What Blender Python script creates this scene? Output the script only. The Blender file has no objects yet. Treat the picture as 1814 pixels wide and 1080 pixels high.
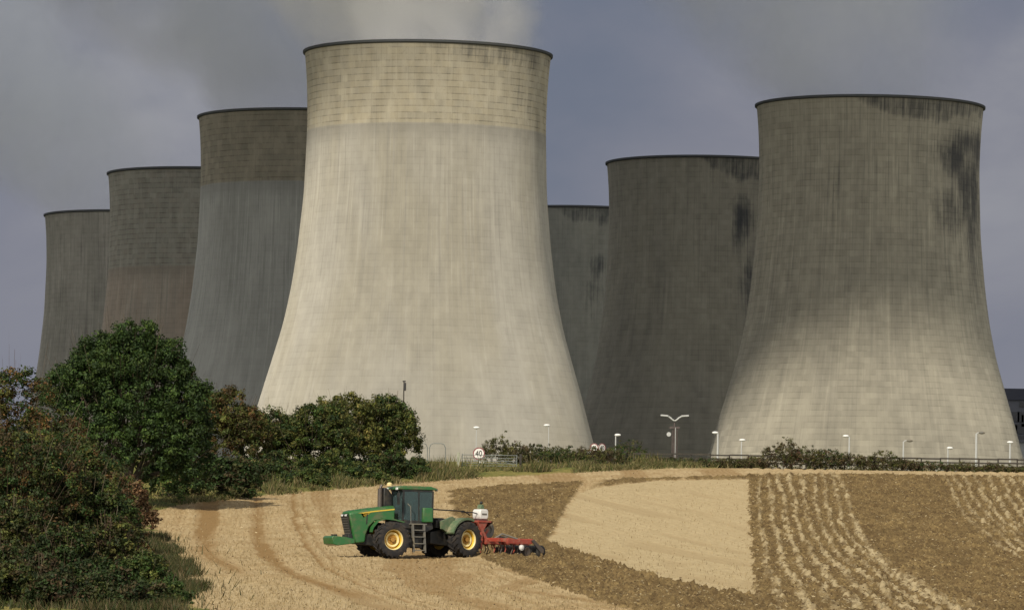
import bpy, bmesh, math, random
import numpy as np
from mathutils import Vector, Matrix, Euler
R = math.radians
rng = np.random.default_rng(7); random.seed(7)
sc = bpy.context.scene
col = sc.collection

# ------------------------------------------------------------------ camera, world, sun
F, Y0, ROLL = 9000.0, 1105.0, 0.0170            # focal length and level line in photo pixels (1814 x 1080)
PITCH = math.atan((Y0-540)/F)
cam = bpy.data.cameras.new("camera"); camo = bpy.data.objects.new("camera", cam); col.objects.link(camo)
cam.sensor_width = 36; cam.lens = F/1814*36; cam.clip_start = 1; cam.clip_end = 60000
CM = Matrix.Rotation(R(90)+PITCH, 3, 'X') @ Matrix.Rotation(ROLL, 3, 'Z')
camo.rotation_euler = CM.to_euler(); camo.location = (0, 0, 0)
sc.camera = camo

SUN_EL, SUN_AZ = R(35), R(23)                   # sun high behind the camera, a little to the left
TOSUN = Vector((-math.sin(SUN_AZ)*math.cos(SUN_EL), -math.cos(SUN_AZ)*math.cos(SUN_EL), math.sin(SUN_EL)))
sl = bpy.data.lights.new("sun", 'SUN'); sl.energy = 4.0; sl.angle = R(0.53); sl.color = (1, .91, .76)
so = bpy.data.objects.new("sun", sl); col.objects.link(so)
so.rotation_euler = TOSUN.to_track_quat('Z', 'Y').to_euler(); so.location = (-300, -600, 500)

sc.view_settings.view_transform = 'Standard'; sc.view_settings.look = 'None'
sc.view_settings.exposure = 0; sc.view_settings.gamma = 1
sc.cycles.volume_step_rate = 2.0; sc.cycles.volume_max_steps = 96; sc.cycles.volume_bounces = 8

def NT(tree):
    tree.nodes.clear()
    def N(t, ins=None, **kw):
        n = tree.nodes.new(t)
        for k, v in kw.items(): setattr(n, k, v)
        for k, v in (ins or {}).items():
            s = n.inputs[k]
            if isinstance(v, bpy.types.NodeSocket): tree.links.new(v, s)
            else:
                if s.type == 'RGBA' and len(v) == 3: v = (*v, 1)
                s.default_value = v
        return n
    return N
def M_(N, op, a, b=0.0, c=0.0, clamp=False):
    n = N('ShaderNodeMath', {0: a, 1: b, 2: c}, operation=op); n.use_clamp = clamp
    return n.outputs[0]
def ramp(N, fac, a, b, lo=0.0, hi=1.0, smooth=True):
    n = N('ShaderNodeMapRange', {0: fac, 1: a, 2: b, 3: lo, 4: hi})
    n.interpolation_type = 'SMOOTHSTEP' if smooth else 'LINEAR'
    return n.outputs[0]
def mix(N, fac, a, b, bt='MIX'):
    n = N('ShaderNodeMix', {0: fac, 6: a, 7: b}, data_type='RGBA', blend_type=bt)
    return n.outputs[2]

W = bpy.data.worlds.new("World"); sc.world = W; W.use_nodes = True
N = NT(W.node_tree)
sky = N('ShaderNodeTexSky', sky_type='NISHITA', sun_disc=False, sun_elevation=SUN_EL, sun_rotation=R(180)+SUN_AZ, air_density=1.2, dust_density=2.0)
tc = N('ShaderNodeTexCoord')
mp = N('ShaderNodeMapping', {0: tc.outputs['Generated'], 1: (.3, 0.1, 0), 3: (1.0, 1.0, 1.7)})
n1 = N('ShaderNodeTexNoise', {'Vector': mp.outputs[0], 'Scale': 11.0, 'Detail': 7.0, 'Roughness': .52, 'Distortion': .25})
n2 = N('ShaderNodeTexNoise', {'Vector': mp.outputs[0], 'Scale': 4.0, 'Detail': 3.0, 'Roughness': .5})
sep = N('ShaderNodeSeparateXYZ', {0: tc.outputs['Generated']})
cl = M_(N, 'MULTIPLY_ADD', n2.outputs[0], .55, M_(N, 'MULTIPLY', n1.outputs[0], .45))
cf = ramp(N, cl, .38, .56)
c_lo = mix(N, cf, (.145, .172, .232), (.225, .232, .28))
nb = M_(N, 'MULTIPLY', ramp(N, n1.outputs[0], .48, .72), ramp(N, sep.outputs[2], .03, .12))
c_hi = mix(N, nb, c_lo, (.33, .335, .36))
skyc = N('ShaderNodeVectorMath', {0: sky.outputs[0], 'Scale': .085}, operation='SCALE').outputs[0]
hi = ramp(N, sep.outputs[2], .18, .75, 0, .6)
colr = mix(N, hi, c_hi, skyc)
# broken, brighter cloud on the sunny side behind the camera, added as fill light
sunny = M_(N, 'MULTIPLY', ramp(N, sep.outputs[1], .25, -.55), ramp(N, n2.outputs[0], .3, .55, .55, 1))
colr = mix(N, sunny, colr, (1.0, .975, .92))
bg = N('ShaderNodeBackground', {0: colr, 1: 1.0})
N('ShaderNodeOutputWorld', {0: bg.outputs[0]})

# ------------------------------------------------------------------ projection helpers
def ray(px, py):
    return CM @ Vector(((px-907)/F, (540-py)/F, -1.0))
def P(px, py, d):
    v = ray(px, py); v = v*(d/v.y); return v
def X(px, d): return P(px, 820, d).x

YS = np.array([-3000, 0, 100, 150, 190, 200, 235, 272, 300, 340, 380, 410, 440, 455, 470, 500, 540, 600, 800, 1000, 30000], float)
ZS = np.array([-1.7, -1.7, -1.35, -.75, .18, .50, 1.75, 3.32, 4.65, 7.3, 9.96, 12.0, 13.75, 14.3, 14.65, 15.0, 14.9, 14.0, 11.0, 8.7, 8.7], float)
_yy = np.arange(-200, 1200, 1.0); _zz = np.interp(_yy, YS, ZS)
_k = np.exp(-.5*(np.arange(-24, 25)/7.0)**2); _k /= _k.sum()
_zz[24:-24] = np.convolve(_zz, _k, 'valid')
def TZ(x, y):
    x = np.asarray(x, float); y = np.asarray(y, float)
    return np.interp(y, _yy, _zz) + .10*np.sin(x*.11+y*.031)*np.clip(1-abs(y-320)/200, 0, 1)
def tz(x, y): return float(TZ(x, y))
def G(px, py):
    """point of the ground seen at a photo pixel"""
    v = ray(px, py); lo = 150.0
    prev = lo
    for d in np.arange(150, 480, .5):
        p = v*(d/v.y)
        if tz(p.x, p.y) >= p.z: return p
    return v*(470/v.y)
def GP(px, d):
    x = X(px, d); return Vector((x, d, tz(x, d)))

# ------------------------------------------------------------------ numpy value noise
def _h(ix, iy, iz, s):
    n = (ix*374761393 + iy*668265263 + iz*2147483647*3 + s*1274126177) & 0xffffffff
    n = ((n ^ (n >> 13))*1274126177) & 0xffffffff
    n = n ^ (n >> 16)
    return (n & 0xffff)/65535.0
def vnoise(x, y, z=0.0, s=0):
    x, y, z = np.broadcast_arrays(np.asarray(x, float), np.asarray(y, float), np.asarray(z, float))
    xi = np.floor(x).astype(np.int64); yi = np.floor(y).astype(np.int64); zi = np.floor(z).astype(np.int64)
    fx = x-xi; fy = y-yi; fz = z-zi
    fx = fx*fx*(3-2*fx); fy = fy*fy*(3-2*fy); fz = fz*fz*(3-2*fz)
    r = 0
    for a in (0, 1):
        for b in (0, 1):
            for c in (0, 1):
                w = (fx if a else 1-fx)*(fy if b else 1-fy)*(fz if c else 1-fz)
                r = r + w*_h(xi+a, yi+b, zi+c, s)
    return r
def fbm(x, y, z=0.0, o=4, s=0):
    r = 0; a = .5; t = 0
    for k in range(o):
        r = r + a*vnoise(x*2**k, y*2**k, np.asarray(z)*2**k, s+k*17); t += a; a *= .5
    return r/t
def sstep(a, b, x): 
    t = np.clip((x-a)/(b-a), 0, 1); return t*t*(3-2*t)

# ------------------------------------------------------------------ object helpers
def tag(o, label=None, cat=None, group=None, kind=None):
    if label: o['label'] = label
    if cat: o['category'] = cat
    if group: o['group'] = group
    if kind: o['kind'] = kind
    return o
def empty(name, loc=(0, 0, 0), rz=0):
    o = bpy.data.objects.new(name, None); col.objects.link(o); o.location = loc; o.rotation_euler = (0, 0, rz)
    o.empty_display_size = .3
    return o
def link(name, me, mat, parent=None, loc=None):
    o = bpy.data.objects.new(name, me); col.objects.link(o)
    if mat: me.materials.append(mat)
    if parent: o.parent = parent
    if loc is not None: o.location = loc
    return o
def npmesh(name, V, Fc, smooth=False):
    V = np.asarray(V, np.float32); Fc = np.asarray(Fc, np.int32)
    me = bpy.data.meshes.new(name); k = Fc.shape[1]
    me.vertices.add(len(V)); me.vertices.foreach_set('co', V.ravel())
    me.loops.add(Fc.size); me.loops.foreach_set('vertex_index', Fc.ravel())
    me.polygons.add(len(Fc)); me.polygons.foreach_set('loop_start', np.arange(0, Fc.size, k, dtype=np.int32))
    me.polygons.foreach_set('loop_total', np.full(len(Fc), k, np.int32))
    me.polygons.foreach_set('use_smooth', np.full(len(Fc), smooth))
    me.update(calc_edges=True); me.validate()
    return me
def vattr(me, name, vals):
    a = me.attributes.new(name, 'FLOAT', 'POINT'); a.data.foreach_set('value', np.asarray(vals, np.float32).ravel())
def vcol(me, name, vals):
    v = np.asarray(vals, np.float32)
    if v.shape[1] == 3: v = np.hstack([v, np.ones((len(v), 1), np.float32)])
    a = me.attributes.new(name, 'FLOAT_COLOR', 'POINT'); a.data.foreach_set('color', v.ravel())

class MB:
    def __init__(s): s.v = []; s.f = []; s.sm = []
    def add(s, vs, fs, smooth=False, M=None):
        b = len(s.v)
        for p in vs:
            p = Vector(p); s.v.append(tuple(M @ p if M else p))
        for f in fs: s.f.append([b+i for i in f]); s.sm.append(smooth)
        return s
    def box(s, c, d, M=None, rz=0, ry=0, taper=1.0):
        x, y, z = d[0]/2, d[1]/2, d[2]/2
        T = Matrix.Translation(c) @ Matrix.Rotation(rz, 4, 'Z') @ Matrix.Rotation(ry, 4, 'Y')
        if M: T = M @ T
        vs = [(sx*x*(taper if sz > 0 else 1), sy*y*(taper if sz > 0 else 1), sz*z) for sz in (-1, 1) for sx, sy in ((-1, -1), (1, -1), (1, 1), (-1, 1))]
        return s.add(vs, [(3, 2, 1, 0), (4, 5, 6, 7), (0, 1, 5, 4), (1, 2, 6, 5), (2, 3, 7, 6), (3, 0, 4, 7)], False, T)
    def prism(s, prof, y0, y1, M=None, inset=None):
        """side outline (x,z) extruded from y0 to y1"""
        n = len(prof)
        vs = [(p[0], y0, p[1]) for p in prof]+[(p[0], y1, p[1]) for p in prof]
        area = sum(prof[i][0]*prof[(i+1) % n][1]-prof[(i+1) % n][0]*prof[i][1] for i in range(n))
        fs = [[i, (i+1) % n, n+(i+1) % n, n+i] for i in range(n)]+[list(range(n))[::-1], list(range(n, 2*n))]
        if area > 0: fs = [f[::-1] for f in fs]
        return s.add(vs, fs, False, M)
    def cyl(s, p0, p1, r0, r1=None, n=12, caps=True, M=None):
        r1 = r0 if r1 is None else r1
        p0 = Vector(p0); p1 = Vector(p1); a = (p1-p0).normalized()
        u = a.orthogonal().normalized(); w = a.cross(u)
        vs = []
        for p, r in ((p0, r0), (p1, r1)):
            for i in range(n):
                t = 2*math.pi*i/n; vs.append(p+(u*math.cos(t)+w*math.sin(t))*r)
        s.add(vs, [[i, (i+1) % n, n+(i+1) % n, n+i] for i in range(n)], True, M)
        if caps:
            s.add(vs, [list(range(n))[::-1], list(range(n, 2*n))], False, M)
        return s
    def tube(s, pts, r, n=8, M=None):
        for a, b in zip(pts[:-1], pts[1:]): s.cyl(a, b, r, n=n, M=M)
        return s
    def lathe(s, prof, n=32, M=None, closed=False):
        """prof (r, h) turned about local Y"""
        m = len(prof); vs = []
        for i in range(n):
            t = 2*math.pi*i/n
            for r, h in prof: vs.append((r*math.cos(t), h, r*math.sin(t)))
        fs = []
        for i in range(n):
            for j in range(m if closed else m-1):
                j2 = (j+1) % m; i2 = (i+1) % n
                fs.append([i*m+j, i*m+j2, i2*m+j2, i2*m+j])
        return s.add(vs, fs, True, M)
    def sphere(s, c, r, n=12, sc_=(1, 1, 1), M=None):
        vs = []; fs = []
        for i in range(n+1):
            a = math.pi*i/n
            for j in range(2*n):
                b = math.pi*j/n
                vs.append((c[0]+r*sc_[0]*math.sin(a)*math.cos(b), c[1]+r*sc_[1]*math.sin(a)*math.sin(b), c[2]+r*sc_[2]*math.cos(a)))
        for i in range(n):
            for j in range(2*n):
                j2 = (j+1) % (2*n); fs.append([i*2*n+j, (i+1)*2*n+j, (i+1)*2*n+j2, i*2*n+j2])
        return s.add(vs, fs, True, M)
    def build(s, name, mat, parent=None, bevel=0, loc=None):
        me = bpy.data.meshes.new(name); me.from_pydata(s.v, [], s.f)
        me.polygons.foreach_set('use_smooth', s.sm)
        bm = bmesh.new(); bm.from_mesh(me); bmesh.ops.remove_doubles(bm, verts=bm.verts, dist=1e-5)
        bmesh.ops.recalc_face_normals(bm, faces=bm.faces); bm.to_mesh(me); bm.free()
        me.set_sharp_from_angle(angle=R(40))
        o = link(name, me, mat, parent, loc)
        if bevel:
            b = o.modifiers.new('bevel', 'BEVEL'); b.width = bevel; b.segments = 2; b.limit_method = 'ANGLE'; b.angle_limit = R(40)
        return o

# ------------------------------------------------------------------ materials
def plain(name, c, rough=.6, metal=0.0, dirt=.25, dcol=(.16, .12, .07), scale=3.0, coat=0.0, spec=.5):
    m = bpy.data.materials.new(name); m.use_nodes = True; N = NT(m.node_tree)
    tc = N('ShaderNodeTexCoord')
    n = N('ShaderNodeTexNoise', {'Vector': tc.outputs['Object'], 'Scale': scale, 'Detail': 6.0, 'Roughness': .6})
    f = ramp(N, n.outputs[0], .42, .72, 0, dirt*1.6)
    c2 = mix(N, f, c, dcol)
    b = N('ShaderNodeBsdfPrincipled', {'Base Color': c2, 'Metallic': metal, 'Specular IOR Level': spec,
                                       'Roughness': ramp(N, n.outputs[0], .3, .8, max(.05, rough-.1), min(1, rough+.2)), 'Coat Weight': coat})
    bp = N('ShaderNodeBump', {'Height': n.outputs[0], 'Strength': .12, 'Distance': .02}); m.node_tree.links.new(bp.outputs[0], b.inputs['Normal'])
    N('ShaderNodeOutputMaterial', {0: b.outputs[0]})
    return m

MAT = {}
MAT['green'] = plain('tractor green paint', (.02, .12, .028), .42, dirt=.38, dcol=(.13, .11, .06), coat=.3)
MAT['yellow'] = plain('yellow paint', (.72, .50, .06), .45, dirt=.25, dcol=(.30, .19, .06))
MAT['amber'] = plain('muddy amber hub paint', (.42, .22, .04), .6, dirt=.5, dcol=(.16, .08, .03))
MAT['cream'] = plain('cream rim lip', (.72, .60, .30), .5, dirt=.2, dcol=(.4, .28, .12))
MAT['rubber'] = plain('dusty tyre rubber', (.022, .021, .022), .85, dirt=.35, dcol=(.09, .07, .05), scale=5, spec=.3)
MAT['black'] = plain('black frame paint', (.016, .017, .018), .55, dirt=.3, dcol=(.08, .065, .045))
MAT['grey'] = plain('dusty grey steel', (.13, .125, .11), .6, dirt=.4, dcol=(.22, .18, .11))
MAT['fender'] = plain('dust covered fender', (.10, .15, .08), .55, dirt=.6, dcol=(.24, .22, .14))
MAT['red'] = plain('weathered red paint', (.32, .055, .035), .5, dirt=.45, dcol=(.28, .15, .10))
MAT['maroon'] = plain('maroon paint', (.075, .03, .03), .6, dirt=.3, dcol=(.09, .06, .05))
MAT['white'] = plain('white plastic', (.68, .67, .64), .45, dirt=.12, dcol=(.5, .45, .38))
MAT['lampgrey'] = plain('galvanised lamp column', (.42, .43, .42), .5, dirt=.2, dcol=(.3, .3, .28), scale=1.0)
MAT['lampwhite'] = plain('pale lamp lantern', (.7, .7, .68), .3, dirt=.05, dcol=(.6, .6, .58))
MAT['steel'] = plain('worn soil steel', (.10, .085, .075), .5, .3, dirt=.5, dcol=(.16, .11, .07))
MAT['wood'] = plain('weathered fence wood', (.035, .03, .024), .9, dirt=.5, dcol=(.07, .06, .045), scale=1.4)
MAT['palewood'] = plain('pale gate post', (.32, .33, .25), .9, dirt=.4, dcol=(.2, .2, .14), scale=1.4)
MAT['gatesteel'] = plain('galvanised gate steel', (.17, .19, .18), .5, .2, dirt=.3, dcol=(.12, .11, .09))
MAT['signblack'] = plain('black sign paint', (.02, .02, .02), .5, dirt=.05)
MAT['signred'] = plain('dark red sign ring', (.20, .035, .045), .5, dirt=.1)
MAT['bark'] = plain('bark', (.07, .055, .04), .95, dirt=.5, dcol=(.12, .11, .08), scale=2)
def glassmat():
    m = bpy.data.materials.new('tinted cab glass'); m.use_nodes = True; N = NT(m.node_tree)
    b = N('ShaderNodeBsdfPrincipled', {'Base Color': (.14, .21, .22, 1), 'Roughness': .06, 'Transmission Weight': .7, 'IOR': 1.15, 'Specular IOR Level': .8})
    N('ShaderNodeOutputMaterial', {0: b.outputs[0]}); return m
MAT['glass'] = glassmat()

def leafmat(name, trans=.25):
    m = bpy.data.materials.new(name); m.use_nodes = True; N = NT(m.node_tree)
    a = N('ShaderNodeAttribute', attribute_name='tint')
    d = N('ShaderNodeBsdfPrincipled', {'Base Color': a.outputs['Color'], 'Roughness': .6, 'Specular IOR Level': .25})
    t = N('ShaderNodeBsdfTranslucent', {0: a.outputs['Color']})
    x = N('ShaderNodeMixShader', {0: trans, 1: d.outputs[0], 2: t.outputs[0]})
    N('ShaderNodeOutputMaterial', {0: x.outputs[0]}); return m
MAT['leaf'] = leafmat('leaves')

# ------------------------------------------------------------------ ground
def wcurve(pts):
    """photo-measured line on the ground as world x over depth y"""
    g = [G(*p) for p in pts]; g.sort(key=lambda v: v.y)
    ys = np.array([v.y for v in g]); xs = np.array([v.x for v in g])
    def f(y):
        y = np.asarray(y, float)
        r = np.interp(y, ys, xs)
        sl0 = (xs[1]-xs[0])/max(.1, ys[1]-ys[0]); sl1 = (xs[-1]-xs[-2])/max(.1, ys[-1]-ys[-2])
        r = np.where(y < ys[0], xs[0]+(y-ys[0])*sl0, r)
        r = np.where(y > ys[-1], xs[-1]+(y-ys[-1])*sl1, r)
        return r
    return f
def wline(pts):
    """photo-measured line as world depth y over x"""
    g = [G(*p) for p in pts]; g.sort(key=lambda v: v.x)
    xs = np.array([v.x for v in g]); ys = np.array([v.y for v in g])
    return lambda x: np.interp(x, xs, ys)

def build_field():
    nu, nd = 820, 1150
    u = np.linspace(-.135, .135, nu); t = np.linspace(0, 1, nd)
    d = 182+(478-182)*t**1.12
    U, D = np.meshgrid(u, d); Xw = U*D; Yw = D
    Z0 = TZ(Xw, Yw)
    wob = lambda s, a, f: (fbm(Xw*f, Yw*f, 0, 3, s)-.5)*a
    cA = wcurve([(456, 907), (456, 949), (475, 986), (520, 1016), (591, 1039), (640, 1065), (690, 1080)])
    cB = wcurve([(522, 899), (524, 926), (542, 967), (576, 1005), (636, 1035), (711, 1062), (770, 1080)])
    cL = wcurve([(1326, 849), (1327, 880), (1328, 915), (1332, 960), (1336, 1010), (1342, 1060), (1345, 1080)])
    cR = wcurve([(1492, 845), (1500, 880), (1512, 925), (1545, 975), (1590, 1010), (1680, 1062), (1730, 1080)])
    cT = wcurve([(1023, 870), (1002, 900), (985, 935), (966, 962)])                  # left side of the pale block
    lower = wline([(780, 988), (850, 988), (930, 1022), (1010, 1050), (1110, 1080), (1160, 1090)])     # bottom of worked band
    pale_bot = wline([(940, 950), (968, 962), (1050, 988), (1150, 1021), (1250, 1044), (1342, 1060), (1500, 1090)])
    pale_top = wline([(960, 882), (1022, 874), (1060, 864), (1170, 851), (1328, 849), (1500, 849), (1814, 850)])
    brown_top = wline([(740, 878), (800, 868), (900, 860), (1000, 856), (1100, 848), (1300, 843), (1500, 841), (1814, 845)])
    margin = wline([(0, 905), (280, 905), (330, 892), (450, 880), (600, 866), (700, 856), (800, 849), (900, 843), (1000, 838), (1200, 829), (1400, 826), (1600, 828), (1814, 834)])
    ledge = wcurve([(330, 1080), (318, 1040), (300, 1000), (282, 960), (276, 920), (285, 895)])  # left edge of the field
    leftb = wcurve([(795, 868), (800, 900), (812, 940), (830, 985)])                  # left limit of worked soil behind tractor
    wx = wob(3, 1.0, .5); wy = wob(9, 5.0, .25)
    XA, XB = cA(Yw), cB(Yw)
    s1 = (Xw+wob(21, .5, .35)-XA)/np.maximum(1.2, XB-XA)
    XL, XR = cL(Yw), cR(Yw)
    s2 = (Xw+wob(31, .45, .5)-XL)/np.maximum(1.5, XR-XL)
    yl, ypb, ypt, ybt = lower(Xw), pale_bot(Xw), pale_top(Xw), brown_top(Xw)
    xT = cT(Yw)
    right = sstep(-.15, .15, Xw+wx*.25-XL)
    wr = (fbm(Xw*2.5, Yw*1.2, 0, 3, 52)-.5)
    right = sstep(-.12, .12, Xw+wx*.3+wr*.7-XL)
    inblock = sstep(-.3, .3, Xw+wx*.5+wr*1.2-xT)*sstep(-.8, .8, Yw-ypb+wy*.5+wr*5)*(1-sstep(-.9, .9, Yw-ypt+wy*.4+wr*4))*(1-right)
    band = sstep(-1, 1, Yw-yl+wy*.5)*(1-sstep(-.5, .5, Yw-ypb+wy*.3))*sstep(-.6, .6, Xw-leftb(Yw)+wx)*(1-right)
    behind = sstep(-.8, .8, Xw-leftb(Yw)+wx)*(1-sstep(-.4, .4, Xw+wx*.3-xT))*sstep(-1, 1, Yw-yl+wy*.3)*(1-sstep(-3, 3, Yw-ybt+wy))
    head = sstep(-2, 2, Yw-ypt+wy*.3)*(1-sstep(-4, 4, Yw-ybt+wy))*sstep(0, 2, Xw-xT+wx)
    cult = np.clip(np.maximum.reduce([band, behind, head*.75, right*sstep(-1, 1, Yw-yl)]), 0, 1)
    top = sstep(-2.5, 2.5, Yw-ybt+wy*.6)
    cult *= (1-.9*top)
    # straw rows in the right hand part
    pat = .5+.5*np.cos(2*math.pi*(s2*9+.9*(fbm(s2*3, Yw*.03, 0, 2, 5)-.5)+.35*(fbm(Xw*1.5, Yw*.3, 0, 3, 6)-.5)))
    brk = sstep(.34, .62, fbm(Xw*.9, Yw*.16, 0, 3, 77))
    amp = (1-sstep(.85, 1.1, s2))*.85 + sstep(1.95, 2.15, s2)*.75 + .10
    amp = amp*(.35+.65*sstep(0, .15, s2))
    brk2 = sstep(.40, .60, fbm(Xw*5.0, Yw*1.7, 0, 3, 79))
    rows = np.clip(sstep(.35, .95, pat)*amp*(.52+.48*brk)*(.55+.4*brk2), 0, .75)*right*(1-top)
    # the wide pale row that curves down through the middle
    cW = wcurve([(1486, 850), (1498, 870), (1510, 920), (1530, 960), (1562, 1000), (1612, 1036), (1670, 1070)])
    rw = np.exp(-((Xw-cW(Yw)+wx*.3)/.26)**2)*(.45+.6*brk)*(.5+.6*brk2)*right*(1-top)
    rows = np.clip(np.maximum(rows, rw*.95), 0, 1)
    # darker wheelings in the pale stubble on the left
    left = 1-np.clip(cult+right, 0, 1)
    f1 = np.exp(-((s1-0)/.17)**2)*sstep(-6, 0, Yw-205)
    f2 = np.exp(-((s1-1.0)/.075)**2)+.55*np.exp(-((s1-1.28)/.06)**2)
    f3 = np.exp(-((s1+1.25)/.22)**2)*sstep(238, 258, Yw)
    fine = .5+.5*np.cos(2*math.pi*(s1*7.0+.4*fbm(Xw*.6, Yw*.1, 0, 2, 12)))
    far = sstep(300, 345, Yw)
    swath = fbm(s1*1.1, Yw*.012, 0, 3, 91)
    dark = np.clip((f1*.8+f2*.8+f3*.7)*(.45+.9*fbm(Xw*.4, Yw*.1, 0, 3, 15))+.34*sstep(.45, .95, fine)*(.35+.65*fbm(Xw*.7, Yw*.2, 0, 2, 14))+.45*sstep(.52, .68, swath), 0, 1)*left*(1-inblock)
    s3 = (yl-Yw+wy*.5)
    st3 = .5*np.exp(-((s3-7)/1.1)**2)+.6*np.exp(-((s3-15)/1.3)**2)+.45*np.exp(-((s3-23)/1.2)**2)+.6*np.exp(-((s3-33)/1.8)**2)
    st3 = st3*sstep(1.05, 1.5, s1)*(.4+.9*fbm(Xw*.5, Yw*.12, 0, 3, 19))*left*sstep(-9, -6, Xw)
    dark = np.clip(np.maximum(dark*1.25, st3), 0, 1)
    bl = Xw+.16*(Yw-330)
    dark = np.maximum(dark, inblock*(.85*sstep(.56, .72, fbm(bl*.5, Yw*.02, 0, 3, 44))*sstep(.35, .55, fbm(Xw*.4, Yw*.05, 0, 2, 45))+.34*sstep(.5, 1, .5+.5*np.cos(bl*2*math.pi/.75+fbm(Xw*.3, Yw*.05, 0, 2, 46)*2))))
    nearl = wline([(300, 1010), (500, 1035), (700, 1060), (900, 1085)])
    dust = (1-sstep(-6, 6, Yw-nearl(Xw)))*left
    # green field margin
    ym = margin(Xw)
    green = sstep(-4, 3.5, Yw-ym+wy*1.1)
    green = np.maximum(green, 1-sstep(-.7, .8, Xw-ledge(Yw)+wx*2.4+(fbm(Xw*.1, Yw*.09, 0, 3, 88)-.5)*4.0))
    gfar = np.clip(sstep(-11, -1, Yw-ym+wy)*.55*sstep(.4, .6, fbm(Xw*.15, Yw*.05, 0, 3, 63)), 0, 1)
    gy = np.maximum(green, gfar*(Xw < 22))
    # relief
    cl1 = fbm(Xw*2.2, Yw*1.5, 0, 3, 201); cl2 = vnoise(Xw*5.5, Yw*3.0, 0, 205)
    hc = (np.maximum(0, cl1-.45)*.75+np.maximum(0, cl2-.5)*.34)
    hs = .06*vnoise(Xw*4, Yw*1.5, 0, 211)+.05*(fbm(Xw*.8, Yw*.3, 0, 3, 215)-.5)
    Z = Z0+cult*(1-inblock)*hc+ (1-cult)*hs+rows*.02*cl1 - dark*.07 + band*.10*np.cos(2*math.pi*(Yw-yl)/3.2)*.5 + green*.18*fbm(Xw*1.5, Yw*.9, 0, 3, 221)
    Z += right*.10*(pat-.5)*sstep(.2, .6, amp)
    V = np.stack([Xw, Yw, Z], -1).reshape(-1, 3)
    i = np.arange(nd-1)[:, None]*nu+np.arange(nu-1)[None]
    Fc = np.stack([i, i+1, i+nu+1, i+nu], -1).reshape(-1, 4)
    me = npmesh('field', V, Fc, True)
    vcol(me, 'soil', np.stack([cult, gy, np.clip(rows+inblock*.6+dust*.4, 0, 1), dark], -1).reshape(-1, 4))
    m = bpy.data.materials.new('stubble and worked soil'); m.use_nodes = True; N = NT(m.node_tree)
    at = N('ShaderNodeAttribute', attribute_name='soil'); se = N('ShaderNodeSeparateColor', {0: at.outputs['Color']})
    tc = N('ShaderNodeTexCoord')
    def noise(sx, sy, sc_, det=4, ro=.6):
        mp = N('ShaderNodeMapping', {0: tc.outputs['Object'], 3: (sx, sy, 1)})
        return N('ShaderNodeTexNoise', {'Vector': mp.outputs[0], 'Scale': sc_, 'Detail': float(det), 'Roughness': ro}).outputs[0]
    nA, nB, nC, nD = noise(1, .35, 3.5, 5, .7), noise(1, .5, .35, 4), noise(1, .16, 1.1, 4, .65), noise(1, .6, 9, 3, .7)
    stub = mix(N, ramp(N, nC, .3, .7), (.29, .21, .105), (.41, .315, .18))
    stub = mix(N, ramp(N, nA, .38, .72, 0, .75), stub, (.205, .145, .072))
    stub = mix(N, ramp(N, nB, .35, .65, 0, .4), stub, (.41, .33, .20))
    soil = mix(N, ramp(N, nC, .35, .65), (.10, .066, .030), (.175, .122, .055))
    soil = mix(N, ramp(N, nA, .45, .75, 0, .8), soil, (.34, .25, .11))
    soil = mix(N, ramp(N, nD, .46, .7, 0, .85), soil, (.06, .04, .02))
    soil = mix(N, ramp(N, nB, .42, .62, 0, .35), soil, (.10, .07, .032))
    straw = mix(N, ramp(N, nA, .4, .7, 0, .7), (.385, .315, .19), (.30, .235, .13))
    grass = mix(N, ramp(N, nA, .35, .65), (.05, .075, .018), (.14, .13, .04))
    grass = mix(N, ramp(N, nB, .4, .65, 0, .7), grass, (.22, .18, .06))
    c = mix(N, M_(N, 'MULTIPLY', at.outputs['Alpha'], .95), stub, (.20, .125, .052))
    c = mix(N, ramp(N, M_(N, 'ADD', se.outputs[0], M_(N, 'MULTIPLY_ADD', nA, .5, -.25)), .25, .75), c, soil)
    c = mix(N, ramp(N, M_(N, 'ADD', se.outputs[2], M_(N, 'MULTIPLY_ADD', nA, .5, -.25)), .1, .9), c, straw)
    c = mix(N, ramp(N, M_(N, 'ADD', se.outputs[1], M_(N, 'MULTIPLY_ADD', nA, .6, -.3)), .3, .8), c, grass)
    bp = N('ShaderNodeBump', {'Height': M_(N, 'ADD', nA, M_(N, 'MULTIPLY', nD, .5)), 'Strength': .9, 'Distance': .12})
    b = N('ShaderNodeBsdfPrincipled', {'Base Color': c, 'Roughness': .95, 'Specular IOR Level': .1, 'Diffuse Roughness': .6, 'Normal': bp.outputs[0]})
    N('ShaderNodeOutputMaterial', {0: b.outputs[0]})
    o = link('field', me, m); tag(o, kind='structure')
    # wide ground all round, out to the horizon
    xs = np.concatenate([-np.geomspace(20000, 90, 24), np.linspace(-80, 80, 41), np.geomspace(90, 20000, 24)])
    ys = np.concatenate([[-2000, -600, -200, -80], np.linspace(0, 620, 125), np.geomspace(640, 30000, 40)])
    GX, GY = np.meshgrid(xs, ys); GZ = TZ(GX, np.clip(GY, -199, 1199))
    inside = (abs(GX) < .133*GY+3) & (GY > 184) & (GY < 474)
    GZ = np.where(inside, GZ-.9, GZ-.02)
    V = np.stack([GX, GY, GZ], -1).reshape(-1, 3); nx = len(xs)
    i = np.arange(len(ys)-1)[:, None]*nx+np.arange(nx-1)[None]
    me = npmesh('ground', V, np.stack([i, i+1, i+nx+1, i+nx], -1).reshape(-1, 4), True)
    m = bpy.data.materials.new('rough grassland'); m.use_nodes = True; N = NT(m.node_tree)
    tc = N('ShaderNodeTexCoord')
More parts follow.
